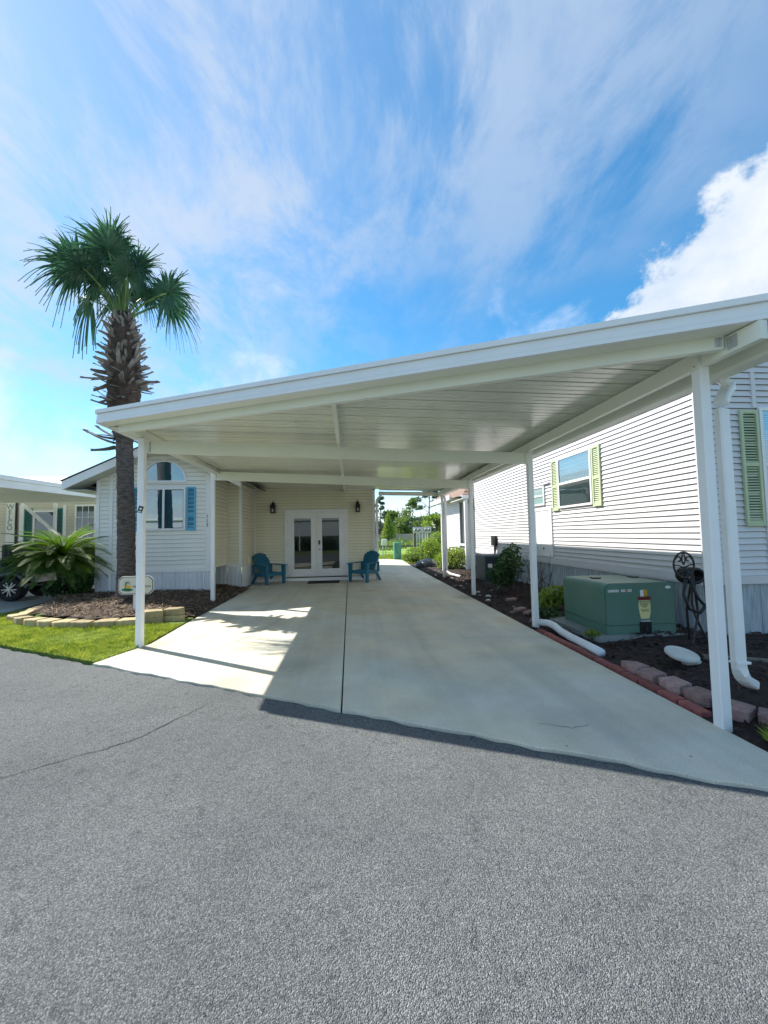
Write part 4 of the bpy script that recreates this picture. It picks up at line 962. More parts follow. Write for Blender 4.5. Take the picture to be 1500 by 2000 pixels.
bd = MB(); bd.vprism([(-9.95, .35), (-9.3, .28), (-8.2, .28), (-8.18, .45), (-8.05, .62), (-7.84, .68), (-7.6, .62), (-7.42, .50), (-7.38, .42), (-7.30, .42), (-7.32, .60), (-7.5, .72), (-7.8, .80), (-8.3, .80), (-8.6, .42), (-9.1, .42), (-9.25, .75), (-9.75, .88), (-10.0, .7)], 9.92, 10.92)
bd.build('body', M_NAVY, gc)
fd = MB()
for i in range(10):
    a0, a1 = PI*.02+PI*.9*i/10, PI*.02+PI*.9*(i+1)/10
    P = lambda a, r, y: (-7.84+r*math.cos(a), y, .285+r*math.sin(a))
    fd.hexa([P(a0, .34, 9.86), P(a0, .34, 10.05), P(a1, .34, 10.05), P(a1, .34, 9.86), P(a0, .40, 9.87), P(a0, .40, 10.05), P(a1, .40, 10.05), P(a1, .40, 9.87)])
fd.build('fender', M_NAVY, gc)
MB().hexa([(-7.50, 9.85, .47), (-7.44, 9.85, .40), (-7.44, 9.9, .40), (-7.50, 9.9, .47), (-7.58, 9.85, .53), (-7.46, 9.85, .42), (-7.46, 9.9, .42), (-7.58, 9.9, .53)]).build('tail_light', M_RED, gc)
MB().cbox(-8.6, -8.05, 9.98, 10.86, .80, .95, .04).build('seat', M_VINYLB, gc); MB().cbox(-8.12, -8.0, 9.98, 10.86, .97, 1.32, .03).build('backrest', M_VINYLB, gc)
MB().cbox(-7.95, -7.45, 9.98, 10.86, .74, .86, .04).build('rear_seat', M_VINYLB, gc); MB().cbox(-8.0, -7.9, 9.98, 10.86, .88, 1.2, .03).build('backrest', M_VINYLB, gc)
MB().box(-7.42, -7.05, 10.0, 10.85, .34, .38).build('foot_rest', M_BLACK, gc)
rl = MB(); 
for y in (10.0, 10.84):
    rl.tube([(-7.42, y, .70), (-7.36, y, 1.02), (-7.7, y, 1.06)], .018, 6)
rl.build('rail', M_BLACK, gc)

# ------------------------------------------------------------------ chairs, lanterns, mat
def chair():
    ch = thing('garden_chair', '', 'chair', (0, 0, 0))
    OFF[ch.name] = Vector((0, 0, 0))
    n = 7
    for i in range(n):                  # fan of back slats
        t = (i-(n-1)/2)/((n-1)/2); w0, w1 = .066, .086; x0, x1 = t*.205, t*.262
        zt = .93 - .10*t*t; yb, yt = .20, .20+.30
        tz = lambda z: .20+(z-.33)/(.93-.33)*.30
        mb = MB(); mb.hexa([(x0-w0/2+.003, .18, .33), (x0+w0/2-.003, .18, .33), (x0+w0/2-.003, .205, .325), (x0-w0/2+.003, .205, .325), (x1-w1/2+.004, tz(zt)-.02, zt), (x1+w1/2-.004, tz(zt)-.02, zt), (x1+w1/2-.004, tz(zt)+.004, zt-.004), (x1-w1/2+.004, tz(zt)+.004, zt-.004)])
        k = len(mb.v)
        mb.hexa([(x1-w1/2+.004, tz(zt)-.02, zt), (x1+w1/2-.004, tz(zt)-.02, zt), (x1+w1/2-.004, tz(zt)+.004, zt-.004), (x1-w1/2+.004, tz(zt)+.004, zt-.004), (x1-w1/4, tz(zt)-.006, zt+.028), (x1+w1/4, tz(zt)-.006, zt+.028), (x1+w1/4, tz(zt)+.014, zt+.024), (x1-w1/4, tz(zt)+.014, zt+.024)])
        mb.build('back_slat', M_CHAIR, ch)
    MB().box(-.27, .27, .295, .32, .52, .58).build('back_rail', M_CHAIR, ch)
    MB().box(-.29, .29, .40, .43, .74, .79).build('back_rail', M_CHAIR, ch)
    for i in range(5):
        y = -.30+i*.105; z = .37-.012*i*1.1-(.0 if i else .015)
        MB().hexa([(-.27, y, z-.022), (.27, y, z-.022), (.27, y+.095, z-.034), (-.27, y+.095, z-.034), (-.27, y, z), (.27, y, z), (.27, y+.095, z-.012), (-.27, y+.095, z-.012)]).build('seat_slat', M_CHAIR, ch)
    MB().box(-.28, .28, -.325, -.302, .26, .37).build('front_apron', M_CHAIR, ch)
    for s in (-1, 1):
        x = s*.325
        MB().hexa([(x-.035, -.34, 0), (x+.035, -.34, 0), (x+.03, -.27, 0), (x-.03, -.27, 0), (x-.05, -.35, .56), (x+.05, -.35, .56), (x+.04, -.22, .56), (x-.04, -.22, .56)]).build('leg', M_CHAIR, ch)
        MB().hexa([(x-.03, .40, 0), (x+.03, .40, 0), (x+.03, .46, 0), (x-.03, .46, 0), (x-.03, .10, .345), (x+.03, .10, .345), (x+.03, .22, .345), (x-.03, .22, .345)]).build('leg', M_CHAIR, ch)
        MB().hexa([(x-.022, -.30, .27), (x+.022, -.30, .27), (x+.022, .20, .23), (x-.022, .20, .23), (x-.022, -.30, .36), (x+.022, -.30, .36), (x+.022, .20, .33), (x-.022, .20, .33)]).build('side_rail', M_CHAIR, ch)
        MB().hexa([(x-.065, -.40, .565), (x+.065, -.40, .565), (x+.045, .36, .575), (x-.045, .36, .575), (x-.065, -.40, .59), (x+.065, -.40, .59), (x+.045, .36, .60), (x-.045, .36, .60)]).build('armrest', M_CHAIR, ch)
        MB().hexa([(x-.025, .30, .3), (x+.025, .30, .3), (x+.025, .36, .28), (x-.025, .36, .28), (x-.025, .30, .575), (x+.025, .30, .575), (x+.025, .36, .575), (x-.025, .36, .575)]).build('arm_post', M_CHAIR, ch)
    return ch
c1_ = chair(); c1_.location = (-2.38, 11.98, 0); c1_.rotation_euler = (0, 0, R(48)); c1_.scale = (.94, .94, .94)
props(c1_, 'teal plastic garden armchair left of the glass doors', 'chair', 'garden chairs by the doors')
c2_ = copy_tree(c1_, None, (.42, 11.93, 0), R(-38)); props(c2_, 'teal plastic garden armchair right of the glass doors', 'chair', 'garden chairs by the doors')
def lantern(x, z, label):
    t = thing('wall_lantern', label, 'lantern', (x, YD-.10, z), 'lanterns by the doors')
    MB().box(x-.045, x+.045, YD-.045, YD-.016, z+.02, z+.34).build('backplate', M_BLACK, t)
    b = MB(); b.hexa([(x-.065, YD-.20, z), (x+.065, YD-.20, z), (x+.065, YD-.07, z), (x-.065, YD-.07, z), (x-.075, YD-.21, z+.19), (x+.075, YD-.21, z+.19), (x+.075, YD-.06, z+.19), (x-.075, YD-.06, z+.19)]); b.build('body', M_BLACK, t)
    b = MB(); b.hexa([(x-.085, YD-.22, z+.192), (x+.085, YD-.22, z+.192), (x+.085, YD-.05, z+.192), (x-.085, YD-.05, z+.192), (x-.02, YD-.15, z+.33), (x+.02, YD-.15, z+.33), (x+.02, YD-.11, z+.33), (x-.02, YD-.11, z+.33)]); b.build('cap', M_BLACK, t)
    MB().lathe([(0, 0), (.014, .005), (.018, .02), (.008, .04), (0, .06)], (x, YD-.13, z+.331), 8).build('finial', M_BLACK, t)
    MB().hexa([(x-.02, YD-.206, z+.05), (x+.03, YD-.206, z+.05), (x+.03, YD-.204, z+.05), (x-.02, YD-.204, z+.05), (x-.008, YD-.2125, z+.13), (x+.012, YD-.2125, z+.13), (x+.012, YD-.208, z+.13), (x-.008, YD-.208, z+.13)]).build('glass', M_METAL, t)
lantern(-2.33, 2.09, 'black wall lantern above the left garden chair'); lantern(.26, 2.09, 'black wall lantern right of the glass doors')
MB().cbox(-1.25, -.32, YD-.78, YD-.22, .001, .014, .004).build('door_mat', M_MAT, label='thin black mat lying in front of the glass doors', cat='mat')

# ------------------------------------------------------------------ blocks, bricks, stones
def block_mesh(w, d, h, m, jit=.014, seed=0):
    r_ = random.Random(seed); mb = MB(); c = .025
    pl = [(-w/2, -d/2+.02), (-w/4, -d/2-.01), (w/4, -d/2-.01), (w/2, -d/2+.02), (w/2*.80, d/2), (-w/2*.80, d/2)]
    vs = [(x+r_.uniform(-jit, jit), y+r_.uniform(-jit, jit), 0) for x, y in pl]
    vs += [(x, y, h-c*.5) for x, y, _ in vs] + [(x*.95, y*.93, h+r_.uniform(-.004, .004)) for x, y, _ in vs]
    fs = [tuple(reversed(range(6))), tuple(range(12, 18))]
    for k in (0, 6):
        for i in range(6): j = (i+1) % 6; fs.append((k+i, k+j, k+6+j, k+6+i))
    mb.add(vs, fs); return mesh_of(mb, 'block', m)
def blocks(root, P, m, w, d, h, z=0):
    ms = [block_mesh(w, d, h, m, seed=i+int(w*100)) for i in range(4)]
    for i, (x, y, th) in enumerate(P):
        o = inst(ms[i % 4], 'block', root, (x, y, z), (random.uniform(-.04, .04), random.uniform(-.04, .04), th))
pe = thing('planter_edging', 'tan concrete block edging round the palm bed', 'edging', (-4.5, 7.2, 0))
line = [(-5.85, 7.58), (-5.55, 7.32), (-5.22, 7.12), (-4.90, 6.97), (-4.58, 6.87), (-4.26, 6.78), (-3.90, 6.78), (-3.57, 6.80)]
P = []
for i, (x, y) in enumerate(line):
    a = line[max(0, i-1)]; b = line[min(len(line)-1, i+1)]; P.append((x, y, math.atan2(b[1]-a[1], b[0]-a[0])))
blocks(pe, P, M_BLOCKY, .33, .23, .105, 0)
blocks(pe, [(-3.28, 6.92, .25), (-2.98, 7.08, .15)], M_BLOCKY, .33, .23, .10, 0); blocks(pe, [(-3.29, 6.94, .3), (-2.99, 7.1, .12)], M_BLOCKY, .33, .23, .10, .105)
blocks(pe, [(-5.95+.1*i*1.2-.62*i*.35, 7.86+.33*i, R(112)+R(-3*i)) for i in range(6)], M_BLOCKY, .34, .20, .09, 0)
be = thing('brick_edging', 'flat red bricks laid end to end along the right driveway edge', 'edging', (2.66, 4, 0))
bm_ = [mesh_of(MB().cbox(-.046, .046, -.105, .105, 0, .05, .006), 'brick', M_BRICK) for _ in range(1)]
y = 2.82
while y < 5.35:
    inst(bm_[0], 'brick', be, (RX(y)+.062+random.uniform(-.006, .006), y+.1, -.024+random.uniform(-.004, .004)), (random.uniform(-.05, .05), random.uniform(-.06, .06), random.uniform(-.05, .05))); y += .217
pk = thing('block_edging', 'low curve of rough pink blocks in the mulch beside the front right post', 'edging', (2.9, 3.3, 0))
blocks(pk, [(2.785, 3.74, R(-88)), (2.78, 3.51, R(-94)), (2.79, 3.27, R(-84)), (2.815, 3.03, R(-80)), (2.86, 2.80, R(-72)), (2.98, 2.60, R(-48)), (3.19, 2.46, R(-22)), (3.44, 2.38, R(-14)), (3.70, 2.33, R(-10))], M_BLOCKP, .225, .17, .085, -.005)
bk = block_mesh(.42, .16, .10, M_BLOCKY, seed=3)
o = inst(bk, 'landscape_block', None, (3.02, 2.40, -.01), (0, 0, R(-35))); OFF[o.name] = Vector((0, 0, 0)); props(o, 'single yellow tan block lying beside the front right post', 'block')
def rock(x, y, z, s, m, label, name='rock', sq=.6):
    mb = MB(); prof = []
    n, k = 9, 5; vs = []
    ph_ = [random.uniform(.75, 1.2) for _ in range(n)]
    for j in range(k+1):
        a = PI*j/k
        for i in range(n):
            b = 2*PI*i/n; r_ = s*math.sin(a)*ph_[i]*random.uniform(.88, 1.1); vs.append((x+r_*math.cos(b), y+r_*.8*math.sin(b), z+s*sq*(-math.cos(a))))
    mb.add(vs, [(j*n+i, j*n+(i+1) % n, (j+1)*n+(i+1) % n, (j+1)*n+i) for j in range(k) for i in range(n)])
    return mb.build(name, m, label=label, cat='rock', group='stones in the mulch bed' if label else None)
rl_ = 'small rough stone lying in the dark mulch along the driveway'
for i in range(34):
    y = random.choice([random.uniform(5.9, 9), random.uniform(8.5, 15.5), random.uniform(9, 13)]); x = RX(y)+random.uniform(.10, .75)
    rock(x, y, zbr(x, y)+.01, random.uniform(.025, .065), random.choice([M_STONE, M_STONE, M_STONE, M_BLOCKP, M_STONEW]), rl_)
for x, y, a, lb in ((2.95, 6.75, .3, 'farther of two pink bricks lying close together in the mulch'), (2.98, 6.45, .5, 'nearer of two pink bricks lying close together in the mulch'), (2.86, 5.98, .8, 'pink brick at the driveway edge nearest the second right post'), (3.15, 7.6, .2, 'lone pink brick lying in the mulch below the bare twigs')):
    o = inst(mesh_of(MB().cbox(-.10, .10, -.06, .06, 0, .045, .01), 'loose_brick', M_BLOCKP), 'loose_brick', None, (x, y, zbr(x, y)+.012), (.06, -.05, a)); props(o, lb, 'brick', 'loose bricks in the mulch')
# round white stepping stone tipped on the mulch
mb = MB(); mb.lathe([(0, 0), (.17, 0), (.185, .012), (.19, .03), (.185, .048), (.165, .056), (.15, .048), (0, .048)], (0, 0, 0), 28)
o = mb.build('stepping_stone', M_STONEW, smooth=False, label='round white stone disc tipped on the mulch near the transformer', cat='stone', local=True); o.location = (3.30, 3.76, .115); o.rotation_euler = (R(12), R(8), R(-20)); o.scale = (.78, .78, .8)
rock(3.38, 3.72, .06, .085, M_STONEW, None, 'stone_base', .5); bpy.data.objects['stone_base']['label'] = 'pale rough stone propping the round white disc'; bpy.data.objects['stone_base']['category'] = 'stone'
MB().bar((3.55, 3.78, .09), (4.1, 3.55, .085), .05, .05).build('timber_offcut', M_WOOD, label='pale timber strip lying in mulch behind the front right post', cat='timber')
# white pipe on the ground
pp = MB(); path = [(2.745, 5.59, .075), (2.80, 5.45, .09), (2.80, 5.28, .085), (2.785, 5.1, .06), (2.77, 4.85, .05), (2.755, 4.5, .05), (2.745, 4.2, .045)]
pp.tube(path, .048, 12); pp.build('drain_pipe', M_PVC, smooth=True, label='white drain pipe lying along the red brick edging', cat='pipe')
MB().box(3.12, 3.62, 6.1, 6.2, .06, .10).build('timber_strip', M_WOOD, label='grey timber strip lying in the mulch left of the transformer', cat='timber')

# ------------------------------------------------------------------ transformer
tf = thing('transformer_box', 'green pad mounted electrical transformer box with warning label', 'transformer', (3.68, 5.2, .0))
TX0, TX1, TY0, TY1, TZ0, TZ1 = 3.18, 4.12, 4.74, 5.72, .10, .72
MB().prism([(3.02, 4.62), (4.30, 4.62), (4.33, 4.66), (4.33, 5.85), (3.02, 5.85), (2.99, 5.8), (2.99, 4.66)], -.05, .085).build('concrete_pad', M_PAD, tf)
def rbox(y0, y1, ins=0, top=True):      # cabinet section with rounded top corners, extruded along y
    r_ = .075; P = [(TX0+ins, TZ0+.10), (TX1-ins, TZ0+.10)]
    for i in range(6): a = PI/2*i/5; P.append((TX1-ins-r_+r_*math.cos(a), TZ1-ins-r_+r_*math.sin(a)))
    for i in range(6): a = PI/2+PI/2*i/5; P.append((TX0+ins+r_+r_*math.cos(a), TZ1-ins-r_+r_*math.sin(a)))
    return MB().vprism(P, y0, y1)
rbox(TY0+.012, TY0+.56, 0).build('hood', M_BOXG, tf); rbox(TY0, TY0+.010, .012).build('front_panel', M_BOXG, tf)
rbox(TY0+.566, TY1, .008).build('tank_cover', M_BOXG, tf)
MB().box(TX0+.006, TX1-.006, TY0+.004, TY1-.004, .086, TZ0+.094).build('sill', M_BOXG, tf)
for x in (3.42, 3.98): MB().box(x-.05, x+.05, TY0+.50, TY0+.60, TZ1+.001, TZ1+.016).build('hinge', M_BLACK, tf)
lx = 3.70
MB().box(lx-.075, lx+.075, TY0-.012, TY0-.0015, .086, .23).build('lock_recess', M_DARK, tf)
MB().tube([(lx, TY0-.012, .15), (lx, TY0-.026, .15)], .03, 10).build('padlock', M_BLACK, tf)
MB().box(lx-.06, lx+.06, TY0-.02, TY0-.0015, .234, .25).build('hasp', M_METAL, tf)
lab = MB(); lab.vprism([(lx-.055, .27), (lx+.055, .27), (lx+.075, .34), (lx+.08, .42), (lx+.075, .50), (lx-.075, .50), (lx-.08, .42), (lx-.07, .34)], TY0-.0035, TY0-.001); lo_ = lab.build('warning_label', M_WARNY, tf)
MB().box(lx-.085, lx+.085, TY0-.0045, TY0-.001, .503, .545).build('warning_band', M_WARNR, lo_)
text('WARNING', .032, 'warning_text', M_INK, lo_, (lx+.01, TY0-.0045, .524), 0, .001)
for i, tx_ in enumerate(('HIGH VOLTAGE', 'ELECTRICAL', 'EQUIPMENT', 'INSIDE')): text(tx_, .021, 'warning_text', M_INK, lo_, (lx, TY0-.0035, .485-.022*i), 0, .001)
for i in range(3): MB().box(lx-.055+.006*i, lx+.055, TY0-.0045, TY0-.0036, .384-.012*i, .388-.012*i).build('warning_text', M_INK, lo_)
MB().box(lx-.05, lx-.005, TY0-.0035, TY0-.001, .548, .63).build('tag', M_LABEL, tf); MB().box(lx-.003, lx+.045, TY0-.0035, TY0-.001, .548, .635).build('tag', M_ORANGE, tf)
text('3', .085, 'tag_number', M_SYEL, tf, (lx+.021, TY0-.0035, .592), 0, .001)
for i, ch in enumerate('00100 40000'):
    if ch == ' ': continue
    u = 3.235+.029*i; MB().box(u-.013, u+.013, TY0-.003, TY0-.001, .612, .642).build('number_plate', M_ORANGE if i == 8 else M_LABEL, tf); text(ch, .026, 'number', M_INK, tf, (u, TY0-.003, .627), 0, .0008)
ov = MB(); ov.vprism([(4.03+.038*math.cos(2*PI*i/14), .655+.02*math.sin(2*PI*i/14)) for i in range(14)], TY0-.003, TY0-.001); ov.build('oval_sticker', M_LABEL, tf)

# ------------------------------------------------------------------ hose reel
hr = thing('hose_reel', 'black wrought iron hose reel stand with coiled hose against the grey skirting', 'hose reel', (3.92, 4.25, 0))
def ring(c, r_, t, n=24, sq=1.0): return [(c[0]+r_*math.cos(2*PI*i/n), c[1]+t, c[2]+r_*sq*math.sin(2*PI*i/n)) for i in range(n+1)]
cx_, cz_ = 3.80, .98
dk = MB(); dk.tube(ring((cx_, 4.22, cz_), .125, 0, 24, 1.15), .012, 6, (0, 1, 0))
def spiral(x, z, s, fx):
    pts = []
    for i in range(13):
        a = i/12*1.6*PI; r_ = .042*(1-.055*i); pts.append((x+fx*r_*math.cos(a), 4.22, z+s*r_*math.sin(a)))
    return pts
for fx in (-1, 1):
    for s in (-1, 1): dk.tube(spiral(cx_+fx*.058, cz_+s*.062, s, fx), .009, 5, (0, 1, 0))
    dk.tube([(cx_, 4.22, cz_-.03), (cx_+fx*.07, 4.22, cz_), (cx_+fx*.118, 4.22, cz_)], .008, 5, (0, 1, 0)); dk.tube([(cx_+fx*.01, 4.22, cz_+.14), (cx_+fx*.02, 4.22, cz_+.05), (cx_, 4.22, cz_)], .008, 5, (0, 1, 0))
dk.build('scroll_disc', M_BLACK, hr)
lg = MB()
for fx in (-1, 1):
    lg.tube([(cx_+.10, 4.22, cz_-.10), (cx_+.10-fx*.03, 4.22, .55), (cx_+.10-fx*.02, 4.20, .42), (cx_+.10+fx*.13, 4.16, .0)], .013, 6, (0, 1, 0))
lg.tube([(cx_+.12, 4.24, .9), (cx_+.12, 4.35, .45), (cx_+.18, 4.40, 0)], .013, 6, (0, 1, 0)); lg.build('stand', M_BLACK, hr)
dr = MB(); n = 14
for k_ in range(4): dr.tube(ring((cx_+.15, 4.24+.045*k_, cz_-.13), .105, 0, 20, .75), .022, 6, (0, 1, 0))
dr.build('coiled_hose', M_VINYLB, hr, smooth=True)
hg = MB(); hg.tube([(cx_-.02, 4.18, .82), (cx_-.075, 4.16, .66), (cx_-.03, 4.15, .50), (cx_+.10, 4.15, .45), (cx_+.2, 4.15, .56), (cx_+.19, 4.16, .80)], .018, 6, (0, 1, 0))
hg.tube([(cx_+.02, 4.17, .82), (cx_+.08, 4.15, .62), (cx_+.20, 4.15, .48), (cx_+.27, 4.15, .60)], .018, 6, (0, 1, 0))
hg.build('hose_loop', M_VINYLB, hr, smooth=True)

# ------------------------------------------------------------------ name sign by the palm
sg = thing('name_sign', 'cream octagonal name sign with palm emblem on a white stake before the trunk', 'sign', (-3.91, 7.62, 0))
SX0, SX1, SZ0, SZ1 = -4.19, -3.585, .385, .715; c = .06
pl_ = lambda i: [(SX0+c+i, SZ0+i), (SX1-c-i, SZ0+i), (SX1-i, SZ0+c+i), (SX1-i, SZ1-c-i), (SX1-c-i, SZ1-i), (SX0+c+i, SZ1-i), (SX0+i, SZ1-c-i), (SX0+i, SZ0+c+i)]
MB().vprism(pl_(0), 7.60, 7.625).build('board', M_LABEL, sg); MB().vprism(pl_(.008), 7.597, 7.5995).build('border', M_INK, sg); MB().vprism(pl_(.018), 7.594, 7.5965).build('panel', M_SIGN, sg)
YS = 7.5935
MB().cbox(-3.945, -3.885, 7.626, 7.66, 0, .60, .004).build('stake', M_LABEL, sg)
def em(poly, m, nm, dy): MB().vprism(poly, YS-dy-.001, YS-dy).build(nm, m, sg)
ex, ez = -4.035, .475
em([(ex-.11, ez), (ex-.05, ez-.022), (ex+.03, ez-.03), (ex+.08, ez-.02), (ex+.11, ez), (ex+.05, ez+.022), (ex-.02, ez+.03), (ex-.06, ez+.02)], M_SGREEN, 'emblem_island', .001)
em([(ex-.04, ez+.028), (ex+.07, ez+.02), (ex+.055, ez+.07), (ex+.01, ez+.095), (ex-.03, ez+.07)], M_SYEL, 'emblem_sun', .0005)
em([(ex-.045, ez+.02), (ex-.033, ez+.022), (ex-.02, ez+.09), (ex+.012, ez+.125), (ex+.006, ez+.135), (ex-.03, ez+.095)], M_INK, 'emblem_trunk', .0015)
for a_, l_ in ((2.6, .07), (3.5, .06), (1.7, .055), (.6, .06), (-.4, .06), (4.2, .045)):
    p0_ = (ex+.006, ez+.128); pts = []
    for k_ in range(5): t = k_/4; pts.append((p0_[0]+math.cos(a_)*l_*t, p0_[1]+math.sin(a_)*l_*t*.8-.035*t*t))
    up_ = [(x, z+.011*math.sin(PI*(i+.6)/5)) for i, (x, z) in enumerate(pts)]
    em(pts+up_[::-1], M_SGREEN, 'emblem_frond', .002)
text('HE', .052, 'name_letters', M_INK, sg, (-3.905, YS-.001, .527), 0, .0008, sx=1.15); text('ONS', .052, 'name_letters', M_INK, sg, (-3.685, YS-.001, .527), 0, .0008, sx=1.15)
text('3', .052, 'name_letters', M_INK, sg, (-3.735, YS-.001, .455), 0, .0008)

# ------------------------------------------------------------------ palm
pm = thing('palm_tree', 'tall cabbage palm with shaggy grey boots beside the carport', 'palm', (-4.82, 9.0, .1))
tz = [(.05, .215), (.3, .185), (.8, .172), (1.4, .165), (2.0, .17), (2.6, .163), (3.1, .16), (3.55, .165), (3.75, .22), (4.1, .28), (4.35, .31), (4.7, .31), (5.1, .30), (5.6, .30), (6.0, .28), (6.3, .18), (6.5, .10)]
def tc_(z): t = max(0, (z-3)/3.3); return Vector((-4.80-.02*z+.012*math.sin(z*1.3)-.03*t, 9.0+.0*z, z))
def trunk_mesh(z0, z1, m, rough, nm, n=28, dz=.06):
    mb = MB(); zs = np.arange(z0, z1+1e-6, dz); vs = []
    for z in zs:
        r_ = np.interp(z, [a for a, b in tz], [b for a, b in tz]); c_ = tc_(z)
        for i in range(n):
            a = 2*PI*i/n; rr = r_*(1+rough*(random.random()-.5)+ .02*math.sin(z*38)); vs.append((c_.x+rr*math.cos(a), c_.y+rr*math.sin(a), z+random.uniform(-.01, .01)))
    k = len(zs); mb.add(vs, [(j*n+i, j*n+(i+1) % n, (j+1)*n+(i+1) % n, (j+1)*n+i) for j in range(k-1) for i in range(n)])
    return mb.build(nm, m, pm, smooth=True)
trunk_mesh(.05, 3.72, M_TRUNK, .10, 'trunk'); trunk_mesh(3.66, 6.45, M_FIBRE, .16, 'fibre_sheath')
def boot_mesh(L_, w0, w1, curl, seed):
    r_ = random.Random(seed); mb = MB(); n = 5; vs = []
    for i in range(n+1):
        t = i/n; w = w0+(w1-w0)*t; y = L_*t; z = curl*t*t*L_; th = .028*(1-.55*t)
        vs += [(-w/2, y, z-.01), (0, y, z-th), (w/2, y, z-.01), (w/2, y, z+.006), (0, y, z+th*.35), (-w/2, y, z+.006)]
    # ragged split end
    for q in (-6, -5, -4, -3, -2, -1): v = vs[q]; vs[q] = (v[0], v[1]+r_.uniform(-.06, .05), v[2])
    fs = [(i*6+j, i*6+(j+1) % 6, (i+1)*6+(j+1) % 6, (i+1)*6+j) for i in range(n) for j in range(6)] + [tuple(range(n*6, n*6+6))]
    mb.add(vs, fs); return mesh_of(mb, 'boot', M_BOOT)
bms = [boot_mesh(.42, .13, .075, .18, 1), boot_mesh(.34, .15, .10, .05, 2), boot_mesh(.38, .11, .06, -.12, 3), boot_mesh(.28, .14, .12, .1, 4)]
def put_boot(me, z, a, elev, twist, sc=1.0, rr=None):
    r_ = (np.interp(z, [q for q, b in tz], [b for q, b in tz]) if rr is None else rr)*.86; c_ = tc_(z)
    o = inst(me, 'boot', pm, (c_.x+r_*math.cos(a), c_.y+r_*math.sin(a), z))
    # local +Y points outwards/up along elev
    q = Matrix.Rotation(a-PI/2, 4, 'Z') @ Matrix.Rotation(twist, 4, 'Y') @ Matrix.Rotation(elev, 4, 'X')
    o.rotation_euler = q.to_euler(); o.scale = (sc, sc, sc); return o
ga = 2.399963; k_ = 0
for i in range(150):
    t = i/149; z = 4.75+1.55*t; a = i*ga
    el = R(4 + 66*t) + random.uniform(-.45, .45)
    put_boot(bms[random.randrange(4)], z, a+random.uniform(-.3, .3), el, random.uniform(-.9, .9), random.uniform(.55, 1.0)*(1.0-.40*t))
for i in range(26): put_boot(bms[(i*3) % 4], random.uniform(4.35, 4.85), i*ga, R(random.uniform(-35, 15)), random.uniform(-.5, .5), random.uniform(.5, .8))
for a_, z, e, s in ((PI, 3.60, R(4), 1.35), (PI*1.06, 3.50, R(14), 1.45), (PI*.94, 3.42, R(-14), 1.4), (PI*1.02, 3.64, R(22), 1.0), (PI*.8, 3.6, R(10), .8), (PI*1.2, 3.62, R(5), .8), (PI*1.5, 3.62, R(6), .7), (.0, 3.55, R(-25), .8), (PI*1.7, 3.58, R(0), .8), (PI*1.0, 4.35, R(5), 1.0), (PI*.97, 4.25, R(-18), .7), (PI*1.03, 4.95, R(-12), 1.35), (PI*.95, 4.85, R(-30), 1.0), (.1, 4.9, R(-10), 1.0), (PI*1.35, 4.9, R(-40), 1.1)):
    put_boot(bms[0] if s > .9 else bms[2], z, a_, e, random.uniform(-.3, .3), s, .22 if z < 4 else .33)
def fan(heart, c_, nrm, rad, nseg=44, droop=.35, spread=R(290), seed=0, lean=0.0):
    """fan leaf: petiole heart->c_, pleated segments radiating from the hastula c_ in the plane normal to nrm"""
    rr = random.Random(seed); H, Cc = Vector(heart), Vector(c_); ax = (Cc-H).normalized(); N_ = Vector(nrm); N_ = (N_-ax*N_.dot(ax)).normalized(); sd = ax.cross(N_).normalized()
    pm_ = MB(); midp = (H+Cc)/2+Vector((0, 0, .12))
    P = [H, H.lerp(midp, .5)+Vector((0, 0, .03)), midp, Cc.lerp(midp, .4)+Vector((0, 0, .02)), Cc]
    pm_.tube(P, [.032, .026, .022, .018, .014], 6)
    mb = MB()
    for i in range(nseg):
        t = (i+.5)/nseg; a = (t-.5)*spread; L_ = rad*(.66+.34*math.cos(a*.55))*rr.uniform(.9, 1.08)
        d = (ax*math.cos(a)+sd*math.sin(a)).normalized(); w = d.cross(N_).normalized(); fold = N_*(.30*math.cos(a*.5))
        vs = []; m_ = 7
        dr_ = droop*rr.uniform(.5, 2.3); sway = rr.uniform(-.16, .16); L_ *= rr.uniform(.9, 1.22)
        hw0 = rad*spread/nseg*.62
        for q in range(m_+1):
            s = q/m_; p = Cc + d*(L_*s) + fold*(L_*s*s*.4) + Vector((0, 0, -dr_*L_*max(0, s-.35)**2*1.6)) + w*(sway*L_*s*s)
            ww = hw0*min(1, s*2.2+.05)*(1 if s < .42 else max(.07, max(0, 1-(s-.42)/.58)**1.5))*.72
            vs += [p-w*ww+N_*.006, p+N_*(-.010*min(1, s*3)), p+w*ww+N_*.006]
        fs = []
        for q in range(m_): b = q*3; fs += [(b, b+1, b+4, b+3), (b+1, b+2, b+5, b+4)]
        mb.add(vs, fs)
    f = mb.build('frond', M_FROND, pm); pm_.build('petiole', M_PETI, f, smooth=True)
hx, hy, hz = tc_(6.3).x, 9.0, 6.25
def F(dx, dz, dy, rad, nrm, droop=.35, spread=R(290), seed=0): fan((hx+dx*.06, hy+dy*.06, hz), (hx+dx, hy+dy, hz+dz), nrm, rad*.86, 58, droop, spread, seed)
